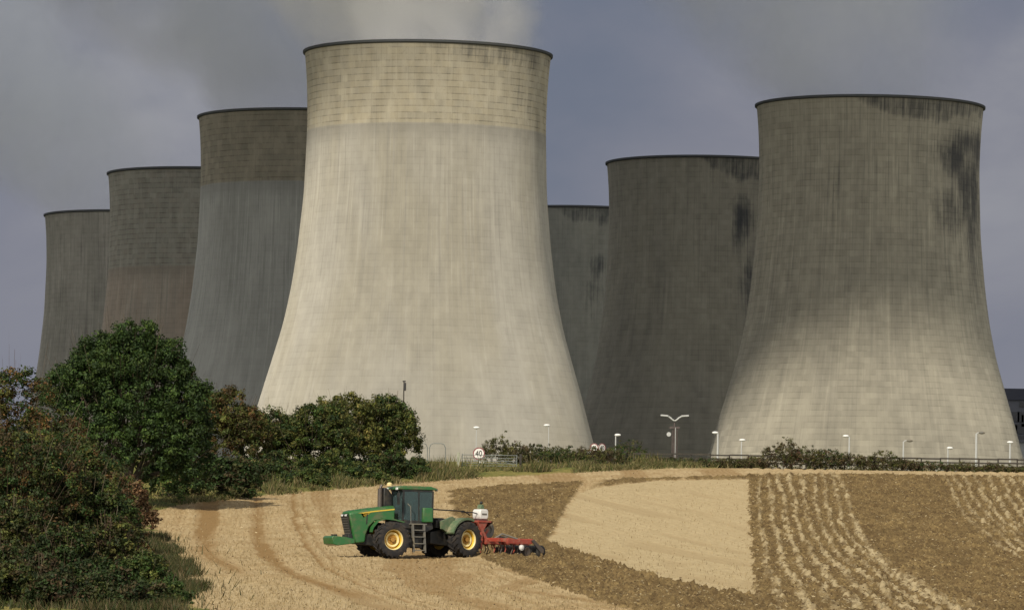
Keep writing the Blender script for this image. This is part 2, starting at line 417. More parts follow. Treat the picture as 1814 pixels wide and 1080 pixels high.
    a = N('ShaderNodeTexNoise', {'Vector': tc.outputs['Object'], 'Scale': .05, 'Detail': 8.0}).outputs[0]
    b_ = N('ShaderNodeTexNoise', {'Vector': tc.outputs['Object'], 'Scale': 1.5, 'Detail': 5.0}).outputs[0]
    c = mix(N, ramp(N, a, .4, .6), (.06, .08, .025), (.20, .16, .07)); c = mix(N, ramp(N, b_, .4, .7, 0, .5), c, (.10, .09, .03))
    b = N('ShaderNodeBsdfPrincipled', {'Base Color': c, 'Roughness': .95})
    N('ShaderNodeOutputMaterial', {0: b.outputs[0]})
    tag(link('ground', me, m), kind='structure')
    # loose straw and crumbs lying on the soil
    n = 130000; r = np.random.default_rng(31); iy = r.integers(5, nd-5, n); ix = r.integers(5, nu-5, n)
    cu = cult[iy, ix]; keep = (gy[iy, ix] < .4) & (r.random(n) < .03+.97*cu) & (inblock[iy, ix] < .5); iy, ix = iy[keep], ix[keep]; n = len(ix)
    p = np.stack([Xw[iy, ix]+r.uniform(-.1, .1, n), Yw[iy, ix]+r.uniform(-.2, .2, n), Z[iy, ix]+.03], 1)
    a = r.uniform(0, math.pi, n); L = r.uniform(.02, .07, n); w = r.uniform(.01, .022, n)
    e1 = np.stack([np.cos(a), np.sin(a), r.normal(size=n)*.35], 1)*L[:, None]; e2 = np.stack([-np.sin(a)*.4, np.cos(a)*.4, np.ones(n)], 1)*w[:, None]
    V = np.stack([p-e1-e2, p+e1-e2, p+e1+e2, p-e1+e2], 1).reshape(-1, 3)
    pl = np.array([(.42, .33, .17), (.36, .27, .13), (.12, .08, .04), (.50, .41, .25), (.22, .15, .07), (.09, .06, .035)])
    C = pl[r.integers(0, 6, n)]*(.8+.4*r.random(n))[:, None]
    me = npmesh('straw_litter', V, np.arange(len(V)).reshape(-1, 4)); vcol(me, 'tint', np.repeat(C, 4, 0))
    tag(link('straw_litter', me, MAT['leaf']), 'loose straw and soil crumbs scattered over the worked field', 'straw', kind='stuff')
    # cut stalks left standing on the unworked ground
    n = 330000; iy = (r.random(n)**1.25*(nd-10)).astype(int)+3; ix = r.integers(5, nu-5, n)
    bl_ = np.where(inblock[iy, ix] > .5, .5+.5*np.cos(bl[iy, ix]*2*math.pi/.75), fine[iy, ix])
    keep = (gy[iy, ix] < .3) & (cult[iy, ix]*(inblock[iy, ix] < .5) < .3) & (r.random(n) < (.15+.6*bl_)*np.where(inblock[iy, ix] > .5, .35, 1.0)*(1-.85*np.clip(dark[iy, ix]*1.3, 0, 1))) & (Yw[iy, ix] < 400); iy, ix = iy[keep], ix[keep]; n = len(ix)
    p = np.stack([Xw[iy, ix]+r.uniform(-.08, .08, n), Yw[iy, ix]+r.uniform(-.15, .15, n), Z[iy, ix]-.02], 1)
    h = r.uniform(.05, .15, n)[:, None]; w = r.uniform(.008, .018, n); a = r.uniform(0, math.pi, n)
    sd = np.stack([np.cos(a)*w, np.sin(a)*w, 0*a], 1); tp = p+np.stack([r.normal(size=n)*.25, r.normal(size=n)*.25, np.ones(n)], 1)*h
    V = np.stack([p-sd, p+sd, tp+sd, tp-sd], 1).reshape(-1, 3)
    C = np.array([(.40, .31, .17), (.38, .29, .15), (.32, .24, .125), (.27, .20, .10)])[r.integers(0, 4, n)]*(.8+.4*r.random(n))[:, None]
    me = npmesh('stubble', V, np.arange(len(V)).reshape(-1, 4)); vcol(me, 'tint', np.repeat(C, 4, 0))
    tag(link('stubble', me, MAT['leaf']), 'cut pale stubble standing on the unworked parts of the field', 'stubble', kind='stuff')
    return margin, ledge
margin_y, ledge_x = build_field()

# ------------------------------------------------------------------ cooling towers
PZ = np.array([0, 12, 29.7, 39.4, 46.1, 54.6, 63.0, 71.5, 83.6, 98.8, 107, 113.2, 113.7])
PR = np.array([46.3, 42.6, 37.3, 34.7, 32.7, 30.2, 28.5, 27.35, 26.2, 25.75, 26.0, 26.5, 26.6])
def concrete(name, pal, band=None, streak=.5, course=.5, seed=0.0, stainc=(.035, .04, .05)):
    """pal: (light, dark, tint) ; band: (z of joint, light, dark) for a differently cast upper part"""
    m = bpy.data.materials.new(name); m.use_nodes = True; N = NT(m.node_tree)
    tc = N('ShaderNodeTexCoord'); s = N('ShaderNodeSeparateXYZ', {0: tc.outputs['Object']})
    th = M_(N, 'ARCTAN2', s.outputs[0], M_(N, 'MULTIPLY', s.outputs[1], -1.0))
    z = s.outputs[2]
    def nz(a, b, det=4, ro=.6, off=0.0):
        v = N('ShaderNodeCombineXYZ', {0: M_(N, 'MULTIPLY', th, a), 1: M_(N, 'MULTIPLY', z, b), 2: seed+off})
        return N('ShaderNodeTexNoise', {'Vector': v.outputs[0], 'Scale': 1.0, 'Detail': float(det), 'Roughness': ro}).outputs[0]
    big = nz(2.2, .022, 3, .5); st1 = nz(42, .035, 5, .7, 3); st2 = nz(17, .02, 4, .6, 5); blot = nz(9, .12, 5, .65, 9); gr = nz(120, 1.6, 3, .7, 13)
    c = mix(N, ramp(N, big, .35, .65), pal[0], pal[1])
    sz = ramp(N, z, 35, 82, .3, 1)
    c = mix(N, M_(N, 'MULTIPLY', sz, ramp(N, st1, .48, .66, 0, streak)), c, pal[2])
    c = mix(N, M_(N, 'MULTIPLY', sz, ramp(N, nz(60, .028, 4, .7, 31), .52, .68, 0, streak*.8)), c, [min(1, k*1.3) for k in pal[0]])
    c = mix(N, ramp(N, st2, .52, .7, 0, streak*.7), c, [min(1, k*1.22) for k in pal[0]])
    # formwork lifts: every lift its own tone, with a thin joint line
    LH = 1.37
    zl = M_(N, 'DIVIDE', z, LH); fl = M_(N, 'FLOOR', zl); fr = M_(N, 'FRACT', zl)
    v1 = N('ShaderNodeCombineXYZ', {0: fl, 1: M_(N, 'MULTIPLY', th, 2.6), 2: seed})
    ln = N('ShaderNodeTexNoise', {'Vector': v1.outputs[0], 'Scale': 3.7, 'Detail': 3.0}).outputs[0]
    v2 = N('ShaderNodeCombineXYZ', {0: fl, 1: M_(N, 'FLOOR', M_(N, 'MULTIPLY', th, 13.0)), 2: seed})
    wn = N('ShaderNodeTexWhiteNoise', {0: v2.outputs[0]}, noise_dimensions='3D').outputs[0]
    joint = M_(N, 'MULTIPLY', ramp(N, fr, .0, .20, 1, 0), ramp(N, blot, .35, .65, .1, .85))
    rib = M_(N, 'ABSOLUTE', M_(N, 'SUBTRACT', M_(N, 'FRACT', M_(N, 'MULTIPLY', th, 22.0)), .5))
    ribm = M_(N, 'MULTIPLY', ramp(N, rib, .42, .5), ramp(N, st1, .4, .6))
    tone = M_(N, 'ADD', M_(N, 'MULTIPLY', M_(N, 'SUBTRACT', ln, .5), .9), M_(N, 'MULTIPLY', M_(N, 'SUBTRACT', wn, .5), .14))
    cs = course
    if band:
        bz = ramp(N, z, band[0]-.25, band[0]+.25)
        cb = mix(N, ramp(N, M_(N, 'MULTIPLY_ADD', ln, .75, M_(N, 'MULTIPLY', blot, .25)), .38, .64), band[1], band[2])
        cb = mix(N, ramp(N, gr, .58, .75, 0, .5), cb, [k*.45 for k in band[2]])
        c = mix(N, bz, c, cb)
        lip = M_(N, 'MULTIPLY', ramp(N, z, band[0]-5, band[0]-.3), ramp(N, z, band[0]-.2, band[0]+.2, 1, 0))
        c = mix(N, M_(N, 'MULTIPLY', lip, .5), c, [k*.62 for k in pal[0]])
        cs = M_(N, 'MULTIPLY_ADD', bz, .75, course)
    jm = M_(N, 'MULTIPLY', M_(N, 'MULTIPLY', joint, cs), .62)
    f = M_(N, 'SUBTRACT', M_(N, 'MULTIPLY_ADD', M_(N, 'MULTIPLY', tone, cs), 1.0, 1.0), jm)
    f = M_(N, 'SUBTRACT', f, M_(N, 'MULTIPLY', M_(N, 'MULTIPLY', ribm, cs), .18))
    f = M_(N, 'MULTIPLY', f, ramp(N, blot, .3, .7, 1.06, .92))
    c = N('ShaderNodeVectorMath', {0: c, 'Scale': f}, operation='SCALE').outputs[0]
    at = N('ShaderNodeAttribute', attribute_name='stain').outputs['Fac']
    pan = M_(N, 'MULTIPLY', M_(N, 'SUBTRACT', wn, .5), .16)
    sm = M_(N, 'ADD', M_(N, 'ADD', at, pan), M_(N, 'ADD', M_(N, 'MULTIPLY', M_(N, 'SUBTRACT', st1, .5), 1.6), M_(N, 'MULTIPLY', M_(N, 'SUBTRACT', blot, .5), 1.0)))
    sm = M_(N, 'MULTIPLY', ramp(N, sm, .25, 1.25, 0, .8), ramp(N, at, .03, .4))
    c = mix(N, sm, c, stainc)
    wh = ramp(N, nz(55, .8, 2, .5, 21), .80, .84, 0, .55)
    c = mix(N, wh, c, (.03, .03, .03))
    bp = N('ShaderNodeBump', {'Height': M_(N, 'ADD', M_(N, 'MULTIPLY', M_(N, 'MULTIPLY', joint, cs), -.8), M_(N, 'MULTIPLY', gr, .6)), 'Strength': .3, 'Distance': .12})
    b = N('ShaderNodeBsdfPrincipled', {'Base Color': c, 'Roughness': .95, 'Specular IOR Level': .1, 'Diffuse Roughness': 1.0, 'Normal': bp.outputs[0]})
    N('ShaderNodeOutputMaterial', {0: b.outputs[0]})
    return m
rimmat = plain('dark rim concrete', (.05, .055, .06), .8, dirt=.3, dcol=(.09, .09, .085), scale=.2)  # rim ring much darker than the shell below it
innermat = plain('damp inner concrete', (.10, .10, .095), .9, dirt=.3, scale=.1)
def tower(px, w, label, mat, stains, crescent, ztop=None):
    D = 53.2*F/w; x = P(px, 600, D).x
    ob = empty('cooling_tower', (x, D, 8.7)); tag(ob, label, 'cooling tower', 'cooling towers of the power station')
    nz_, nt = 150, 320
    z = np.linspace(0, 113.7, nz_)
    r = np.interp(z, PZ, PR); k = np.array([.25, .5, .25])
    for _ in range(14): r[1:-1] = np.convolve(r, k, 'valid')
    th = np.linspace(-math.pi, math.pi, nt, endpoint=False)
    TH, ZZ = np.meshgrid(th, z); RR = np.repeat(r[:, None], nt, 1)
    def shell(off, rev=False):
        V = np.stack([(RR-off)*np.sin(TH), -(RR-off)*np.cos(TH), ZZ], -1).reshape(-1, 3)
        i = np.arange(nz_-1)[:, None]*nt; j = np.arange(nt)[None]; j2 = (j+1) % nt
        Fc = np.stack([i+j, i+j2, i+nt+j2, i+nt+j], -1).reshape(-1, 4)
        return V, (Fc[:, ::-1] if rev else Fc)
    V, Fc = shell(0); me = npmesh('shell', V, Fc, True)
    stn = np.zeros_like(ZZ)
    for (t0, z0, tw, zw, a) in stains:
        q = ((TH-t0)/tw)**2+np.where(ZZ > z0, (ZZ-z0)/(zw*.6), (ZZ-z0)/zw)**2
        q = q*(.7+.9*fbm(TH*14, ZZ*.10, 0, 3, int(px)))
        stn = np.maximum(stn, min(a, 1.15)*np.exp(-q))
    if crescent:
        t0, t1, dep, a = crescent
        edge = 113.7-dep*sstep(t0, t0+(t1-t0)*.6, TH)*(1-.5*sstep(t1, t1+.5, TH))-(fbm(TH*9, ZZ*.2, 0, 3, int(px)+3)-.5)*3
        stn = np.maximum(stn, a*.8*sstep(-1.2, 1.2, ZZ-edge)*sstep(t0, t0+.15, TH))
    vattr(me, 'stain', stn)
    link('shell', me, mat, ob)
    V, Fc = shell(.35, True); link('inner_wall', npmesh('inner_wall', V, Fc, True), innermat, ob)
    mb = MB(); rt = r[-1]
    M = Matrix.Rotation(R(90), 4, 'X')
    mb.lathe([(rt-.5, 113.6), (rt+.05, 113.35), (rt+.42, 113.55), (rt+.45, 114.0), (rt+.2, 114.08), (rt-.5, 114.05)], n=160, M=M, closed=True)
    mb.build('rim', rimmat, ob)
    return ob, D, x
warm = ((.43, .385, .265), (.35, .31, .22), (.27, .24, .18))
grey = ((.20, .20, .18), (.165, .165, .15), (.11, .112, .105))
brown = ((.20, .19, .155), (.165, .152, .125), (.12, .11, .09))
T1 = tower(749, 438, 'tallest looking cooling tower, sunlit cream concrete with a tan coursed band under its rim', 
           concrete('sunlit cream concrete', ((.37, .355, .315), (.345, .325, .272), (.27, .258, .236)), (96.5, (.40, .37, .295), (.325, .295, .225)), .5, .22, 1.0),
           [(.95, 104, .5, 10, .3)], (-.2, 1.1, 5.0, .65))
T2 = tower(537, 386, 'shaded bluish grey cooling tower with a brown top band, left of the cream tower',
           concrete('bluish grey concrete', ((0.356, 0.362, 0.352), (0.310, 0.316, 0.305), (0.253, 0.259, 0.252)), (96.5, (0.306, 0.281, 0.230), (0.220, 0.206, 0.171)), .8, .16, 2.0), [], (.7, 1.3, 3, .4))
T3 = tower(356, 341, 'shaded brown cooling tower partly hidden by the bluish grey tower, second from the far left',
           concrete('shaded brown concrete', ((0.338, 0.310, 0.266), (0.316, 0.270, 0.223), (0.225, 0.213, 0.187)), (87, (0.304, 0.299, 0.260), (0.237, 0.224, 0.193)), .6, .3, 3.0), [], None)
T4 = tower(229, 308, 'smallest looking grey brown cooling tower at the far left of the group',
           concrete('streaked grey concrete', ((0.316, 0.305, 0.272), (0.259, 0.253, 0.223), (0.169, 0.161, 0.151)), None, .7, .35, 4.0), [], (.2, .9, 2.5, .4))
T5 = tower(1536, 403, 'large grey green cooling tower with a black stain and a sunlit foot',
           concrete('weathered grey green concrete', ((.345, .325, .268), (.30, .284, .238), (.22, .21, .182)), None, .7, .5, 5.0, (.03, .034, .045)),
           [(.80, 101, .32, 8, 1.35), (1.08, 94, .34, 22, 1.3), (.78, 90, .38, 12, .75), (1.25, 104, .3, 10, 1.2), (1.0, 104.5, .32, 6, 1.2), (-.35, 92, .12, 12, .45)], (-.3, .6, 5.5, 1.0))
T6 = tower(1248, 356, 'dark olive cooling tower with a blue black smudge near its top',
           concrete('dark olive concrete', ((.295, .28, .23), (.255, .243, .205), (.19, .182, .158)), None, .5, .42, 6.0, (.022, .028, .042)),
           [(.33, 98, .14, 11, 1.5), (.42, 82, .14, 14, .85)], (-.2, .5, 6.0, 1.0))
T7 = tower(1020, 317, 'shaded cooling tower mostly hidden between the cream tower and the dark olive tower',
           concrete('shaded olive concrete', ((0.293, 0.293, 0.254), (0.237, 0.241, 0.217), (0.192, 0.196, 0.181)), None, .3, .3, 7.0, (.04, .045, .055)),
           [(.22, 97, .12, 6, .9), (.18, 89, .2, 9, .7)], (-.4, .3, 5.0, .9))

# ------------------------------------------------------------------ cloud in front of the sun: it shades the rear towers
def build_cloud():
    zc = 1500.0; t = (zc-8.7)/TOSUN.z
    off = TOSUN*t
    edge = 1259.0                                # where its shadow begins on level ground
    nx_, ny_ = 90, 60
    bm = bmesh.new(); bmesh.ops.create_icosphere(bm, subdivisions=6, radius=1)
    co = np.array([v.co for v in bm.verts])
    # rounded slab, nearly straight along its leading edge
    s = np.sign(co)*np.abs(co)**.55
    x = s[:, 0]*620; y = s[:, 1]*330; z = co[:, 2]*38
    n = fbm(x*.008+7, y*.008, z*.008, 4, 5)-.5
    x = x+n*60*co[:, 0]; y = y+(fbm(x*.006+3, y*.02, 0, 4, 8)-.5)*36*co[:, 1]; z = z+n*50+ (fbm(x*.02, y*.02, z*.02, 4, 18)-.5)*30
    me = bpy.data.meshes.new('cloud'); bm.to_mesh(me); bm.free()
    me.vertices.foreach_set('co', np.stack([x, y, z], -1).astype(np.float32).ravel()); me.update()
    me.polygons.foreach_set('use_smooth', [True]*len(me.polygons))
    m = bpy.data.materials.new('cloud'); m.use_nodes = True; N = NT(m.node_tree)
    b = N('ShaderNodeBsdfPrincipled', {'Base Color': (.8, .8, .82, 1), 'Roughness': 1.0, 'Specular IOR Level': 0.0})
    N('ShaderNodeOutputMaterial', {0: b.outputs[0]})
    o = link('cloud', me, m, loc=(off.x+60, edge+off.y+322, zc)); o.rotation_euler = (0, 0, R(15))
    tag(o, kind='structure')
build_cloud()

# ------------------------------------------------------------------ steam
def steam(T, label, dens, drift, seed, spread=.32, height=150, tint=(.92, .945, .995)):
    ob, D, x = T
    o = None
    R0 = 24.0; H = height
    n = 40; rows = 14; vs = []; fs = []
    for i in range(rows+1):
        z = H*i/rows; r = (R0+spread*z)*1.02
        for j in range(n):
            a = 2*math.pi*j/n; vs.append((r*math.cos(a)-drift*z-(drift*.004)*z*z, r*math.sin(a), z))
    for i in range(rows):
        for j in range(n): fs.append([i*n+j, i*n+(j+1) % n, (i+1)*n+(j+1) % n, (i+1)*n+j])
    fs += [list(range(n))[::-1], [rows*n+j for j in range(n)]]
    me = bpy.data.meshes.new('steam_plume'); me.from_pydata(vs, [], fs); me.update()
    m = bpy.data.materials.new('steam'); m.use_nodes = True; N = NT(m.node_tree)
    tc = N('ShaderNodeTexCoord'); s = N('ShaderNodeSeparateXYZ', {0: tc.outputs['Object']})
    z = s.outputs[2]
    cx = M_(N, 'ADD', s.outputs[0], M_(N, 'ADD', M_(N, 'MULTIPLY', z, drift), M_(N, 'MULTIPLY', M_(N, 'MULTIPLY', z, z), drift*.004)))
    q = M_(N, 'SQRT', M_(N, 'ADD', M_(N, 'MULTIPLY', cx, cx), M_(N, 'MULTIPLY', s.outputs[1], s.outputs[1])))
    q = M_(N, 'DIVIDE', q, M_(N, 'MULTIPLY_ADD', z, spread, R0))
    no = N('ShaderNodeTexNoise', {'Vector': N('ShaderNodeMapping', {0: tc.outputs['Object'], 1: (seed*40, 0, 0), 3: (1, 1, .7)}).outputs[0], 'Scale': .032, 'Detail': 6.0, 'Roughness': .62}).outputs[0]
    fall = ramp(N, M_(N, 'ADD', q, M_(N, 'MULTIPLY', M_(N, 'SUBTRACT', no, .5), 2.2)), .95, .30)
    fall = M_(N, 'MULTIPLY', fall, ramp(N, q, 1.0, .8))
    fade = M_(N, 'MULTIPLY', ramp(N, z, H, H*.35), ramp(N, z, -2, 6, .2, 1))
    den = M_(N, 'MULTIPLY', M_(N, 'MULTIPLY', fall, fade), M_(N, 'MULTIPLY', ramp(N, no, .38, .62, .06, 1), dens))
    v = N('ShaderNodeVolumePrincipled', {'Color': tint, 'Density': den, 'Anisotropy': 0.0})
    out = N('ShaderNodeOutputMaterial'); m.node_tree.links.new(v.outputs[0], out.inputs['Volume'])
    o = link('steam_plume', me, m, loc=(x, D, 8.7+108))
    tag(o, label, 'steam', 'steam plumes above the towers')
    return o
steam(T1, 'bright white steam drifting off the top of the sunlit cream tower', .80, .25, 1, .70, tint=(.99, .99, .995))  # sunlit brightness put into a whiter tint than the other plumes
steam(T2, 'dim grey steam above the brown topped shaded tower left of the cream tower', .08, .8, 2, .7)
steam(T4, 'dark grey steam drifting left from the smallest looking far left tower', .10, .9, 4, .8)
steam(T5, 'broad grey steam rising from the right hand tower with the black stain', .11, .45, 5, .70)

# ------------------------------------------------------------------ power station buildings at the right edge
MAT['clad'] = plain('blue grey cladding', (.085, .09, .115), .7, dirt=.2, dcol=(.06, .065, .08), scale=.05)
MAT['claddark'] = plain('dark cladding band', (.03, .034, .055), .7, dirt=.2, dcol=(.02, .025, .04), scale=.05)
MAT['pale'] = plain('pale cladding', (.26, .275, .29), .7, dirt=.2, dcol=(.2, .2, .21), scale=.05)
MAT['paneglass'] = plain('dark window', (.015, .017, .025), .25, dirt=.1, dcol=(.03, .03, .04), scale=.2)
def buildings():
    d = 1500; xl = X(1768, d); pz = lambda y: P(1800, y, d).z
    b = empty('power_station_building', (xl, d, 8.7)); tag(b, 'tall dark blue grey power station block behind the right hand tower', 'building')
    h = pz(708)-8.7; top = pz(688)-8.7
    MB().box((40, 20, h/2), (80, 40, h)).build('wall', MAT['clad'], b)
    MB().box((40, 20, (h+top)/2), (81, 41, top-h)).build('roof_band', MAT['claddark'], b)
    MB().box((22, 10, top+.9), (6, 6, 1.8)).box((34, 10, top+.6), (10, 5, 1.2)).build('roof_plant', MAT['claddark'], b)
    for (px, py, w_, hh) in ((1795, 738, 3.6, 3.0), (1808, 738, 1.8, 3.2), (1806, 759, 3.6, 3.0), (1796, 760, 2.0, 2.6), (1820, 745, 3.5, 3.5), (1812, 716, 2, 1.5), (1811, 776, 7.5, 1.6), (1830, 776, 5, 1.6)):
        p = P(px, py, d-.2)
        o = MB().box((p.x-xl, -.05, p.z-8.7), (w_, .3, hh)).build('window', MAT['paneglass'], b)
    d2 = 1320; x2 = X(1799, d2); h2 = P(1810, 783, d2).z-8.7
    a = empty('low_annex', (x2, d2, 8.7)); tag(a, 'pale grey low annex below the dark block at the right edge', 'building')
    MB().box((30, 10, h2/2), (60, 20, h2)).build('wall', MAT['pale'], a)
    MB().box((30, 10, h2+.3), (61, 21, .6)).build('roof_edge', MAT['clad'], a)
buildings()

# ------------------------------------------------------------------ foliage
def leaves(centers, radii, per, size, pal, seed, flat=.75):
    """leaf quads gathered in clumps; colours drawn from pal, lightness varied per clump and leaf"""
    r = np.random.default_rng(seed)
    centers = np.asarray(centers, float); n = len(centers)*per
    c = np.repeat(centers, per, 0); rr = np.repeat(np.asarray(radii), per)
    dirn = r.normal(size=(n, 3)); dirn /= np.linalg.norm(dirn, axis=1)[:, None]
    rad = rr*r.random(n)**.45
    p = c+dirn*rad[:, None]*np.array([1, 1, flat])
    nrm = dirn*.9+r.normal(size=(n, 3))*.6+np.array([0, 0, .35]); nrm /= np.linalg.norm(nrm, axis=1)[:, None]
    up = r.normal(size=(n, 3)); a = np.cross(nrm, up); a /= np.linalg.norm(a, axis=1)[:, None]; b = np.cross(nrm, a)
    s = size*(.6+.8*r.random(n))
    a = a*s[:, None]; b = b*(s*.62)[:, None]
    V = np.stack([p-a, p-b*.9+nrm*(s*.12)[:, None], p+a, p+b*.9+nrm*(s*.12)[:, None]], 1).reshape(-1, 3)
    pal = np.asarray(pal, float)
    cl = r.integers(0, len(pal), len(centers)); k = np.repeat(cl, per)
    alt = r.integers(0, len(pal), n); k = np.where(r.random(n) < .3, alt, k)
    col_ = pal[k]*(.72+.56*r.random(n))[:, None]*np.repeat(.62+.85*r.random(len(centers))**1.3, per)[:, None]
    return V, np.repeat(col_, 4, 0)
def leafmesh(name, V, C):
    me = npmesh(name, V, np.arange(len(V)).reshape(-1, 4)); vcol(me, 'tint', C); return me
def lobepts(lobes, n, seed, rough=.16, inner=.25):
    r = np.random.default_rng(seed); L = np.asarray(lobes, float)
    wgt = (L[:, 3]*L[:, 5]+L[:, 3]*L[:, 4])**1.0; wgt /= wgt.sum()
    k = r.choice(len(L), n, p=wgt); d = r.normal(size=(n, 3)); d /= np.linalg.norm(d, axis=1)[:, None]
    d[:, 2] = np.where((d[:, 2] < -.35) & (r.random(n) < .6), -d[:, 2], d[:, 2])
    f = np.where(r.random(n) < inner, r.random(n)**.6, 1-.16*r.random(n))
    f = f*(1+rough*2*(fbm(d[:, 0]*2.2+k*3.1+seed, d[:, 1]*2.2, d[:, 2]*2.2, 3, seed)-.5))
    return L[k, :3]+d*L[k, 3:6]*f[:, None]
def trunk_mb(h, r0, lobes, seed):
    rd = random.Random(seed); mb = MB()
    pts = [Vector((0, 0, -.3))]
    for i in range(1, 6): pts.append(Vector((rd.uniform(-.12, .12)*i*.3, rd.uniform(-.12, .12)*i*.3, h*i/5)))
    for i in range(5): mb.cyl(pts[i], pts[i+1], r0*(1-.14*i), r0*(1-.14*(i+1)), n=9)
    for l in lobes:
        s = pts[rd.randint(1, 4)]; e = Vector(l[:3]); m = s.lerp(e, .5)+Vector((rd.uniform(-.3, .3), rd.uniform(-.3, .3), .15))
        mb.cyl(s, m, r0*.45, r0*.28, n=6); mb.cyl(m, e, r0*.28, r0*.1, n=6)
    return mb
def plant(name, px, d, lobes, nclump, per, size, pal, seed, label, cat, crad=.4, trunk=(1.2, .12), group=None, yoff=0, rough=.16, inner=.25, zoff=0):
    """lobes in metres about the foot: (x, y, z, rx, ry, rz)"""
    g = GP(px, d); g.z += zoff-.1
    o = empty(name, g); tag(o, label, cat, group)
    c = lobepts(lobes, nclump, seed, rough, inner); c[:, 2] = np.maximum(c[:, 2], crad*.4)
    r = np.random.default_rng(seed+1)
    V, C = leaves(c, crad*(.55+.8*r.random(nclump)), per, size, pal, seed+2)
    LV, LC = V, C
    nt = max(40, int(nclump*(.12 if cat == 'tree' else .3))); ct = lobepts(lobes, nt, seed+7, rough, 0.0); ct[:, 2] = np.maximum(ct[:, 2], .1)
    b0 = ct*np.array([.72, .72, .70]); b0[:, 2] += .05; tp = b0+(ct-b0)*(1.2+.5*r.random(nt))[:, None]+np.array([0, 0, 1])*(.25+.4*r.random(nt))[:, None]*crad
    sd = r.normal(size=(nt, 3)); sd /= np.linalg.norm(sd, axis=1)[:, None]; sd *= .016
    V = np.stack([b0-sd, b0+sd, tp+sd*.5, tp-sd*.5], 1).reshape(-1, 3)
    tcol = np.array([(.10, .07, .045), (.16, .13, .09), (.07, .05, .035)])[r.integers(0, 3, nt)]
    link('crown' if cat == 'tree' else 'foliage', leafmesh('foliage', np.concatenate([LV, V]), np.concatenate([LC, np.repeat(tcol, 4, 0)])), MAT['leaf'], o)
    trunk_mb(trunk[0], trunk[1], lobes, seed).build('trunk' if cat == 'tree' else 'stem', MAT['bark'], o)
    return o
DG = [(.026, .048, .012), (.032, .062, .015), (.045, .080, .018), (.028, .052, .018), (.06, .095, .02)]
OL = [(.068, .085, .02), (.095, .105, .024), (.052, .07, .018), (.125, .12, .03), (.06, .058, .02)]
YG = [(.16, .15, .035), (.12, .13, .03), (.09, .10, .022), (.20, .17, .05)]
RU = [(.13, .065, .02), (.10, .055, .02), (.16, .085, .028), (.07, .055, .02), (.06, .065, .02)]
BR = [(.085, .055, .03), (.11, .075, .04), (.06, .05, .025), (.05, .055, .02)]
RU = [(.095, .055, .02), (.08, .052, .02), (.13, .075, .028), (.055, .05, .018), (.055, .06, .02)]
MX = OL+RU[:1]+DG[:4]+[(.09, .10, .03)]
BL = [(.02, .035, .01), (.03, .045, .014), (.05, .055, .018), (.06, .045, .02)]  # shade at the left is put into these dark leaf colours

BUMPS = [(4.3*math.cos(a)*k, -1.0+math.sin(a*3), 6.6+4.9*math.sin(a)*k, .95+.35*math.sin(a*7), 1.1, .85+.3*math.cos(a*5)) for a, k in ((-.1, 1.05), (.25, 1.02), (.62, 1.0), (.95, 1.0), (1.3, .98), (1.62, 1.03), (2.0, .97), (2.4, 1.0), (2.75, 1.03), (3.1, 1.05), (.8, .6), (1.9, .55), (2.6, .6), (.1, .6))]
# the big round tree: foot near photo x 235, depth 338 m
plant('broadleaf_tree', 225, 338, [(0, 0, 7.2, 4.4, 4.4, 4.6), (-3.4, .5, 6.6, 2.6, 3, 3.2), (3.4, -.3, 5.2, 2.2, 3, 3.7), (1.2, -.5, 9.0, 2.6, 2.6, 2.6), (-1.6, 0, 8.9, 2.4, 2.6, 2.4), (4.2, 0, 3.0, 1.6, 2.2, 2.8), (0, -1.6, 4, 4.2, 3, 3.4)]+[(random.uniform(-4.2, 4.2), random.uniform(-2, .5), 0, random.uniform(.8, 1.3), 1.1, random.uniform(.7, 1.2)) for _ in range(0)]+BUMPS,
      1900, 52, .10, DG, 11, 'large round dark green tree standing above the hedge at the left of the field', 'tree', .50, (4.5, .38), rough=.2, inner=.15)
sh = 'bushes of the left hedge'
plant('hedge_bush', 20, 285, [(0, 0, 7.2, 2.8, 2.5, 3.0), (-2.5, 0, 6.6, 2.4, 2.4, 3.6), (.4, -.5, 5.0, 3.0, 2.4, 2.6), (2.4, -.5, 4.6, 2.2, 2.4, 3.0), (.5, -1, 3, 3.5, 2.5, 2.8)], 760, 54, .085, OL+DG[:2]+RU[:3]+[(.14, .075, .025)], 21,
      'rust and olive bush highest at the left edge of the picture', 'bush', .42, (3, .14), sh)
plant('hedge_bush', 105, 262, [(0, 0, 4.6, 2.3, 2, 2.2), (1.8, 0, 3.4, 1.9, 2, 2.4), (-2.0, 0, 4.0, 2.2, 2, 2.5), (.3, -1, 2.4, 3.0, 2, 2.4)], 680, 54, .078, MX+RU[2:3], 22,
      'mixed green and rust bush in front of the big round tree', 'bush', .38, (2.5, .12), sh)
plant('hedge_bush', 10, 238, [(0, 0, 4.4, 2.8, 2, 2.5), (2.2, 0, 3.6, 1.8, 2, 2.6), (0, -1, 2.4, 3.2, 2, 2.3)], 680, 54, .075, BL+OL[:2]+RU[:1]+DG[:2], 23,
      'dark green bush with reddish leaves at the left edge below the rust one', 'bush', .36, (2.2, .12), sh)
plant('hedge_bush', 222, 292, [(0, 0, 2.1, 1.4, 1.2, 1.7), (.6, 0, 1.3, 1.3, 1.2, 1.3), (-1.1, 0, 2.4, 1.2, 1.2, 1.8)], 260, 42, .10, [(.16, .09, .045), (.13, .075, .035), (.10, .065, .03)], 24,
      'reddish brown bush at the field corner beneath the big tree', 'bush', .34, (1.2, .08), sh)
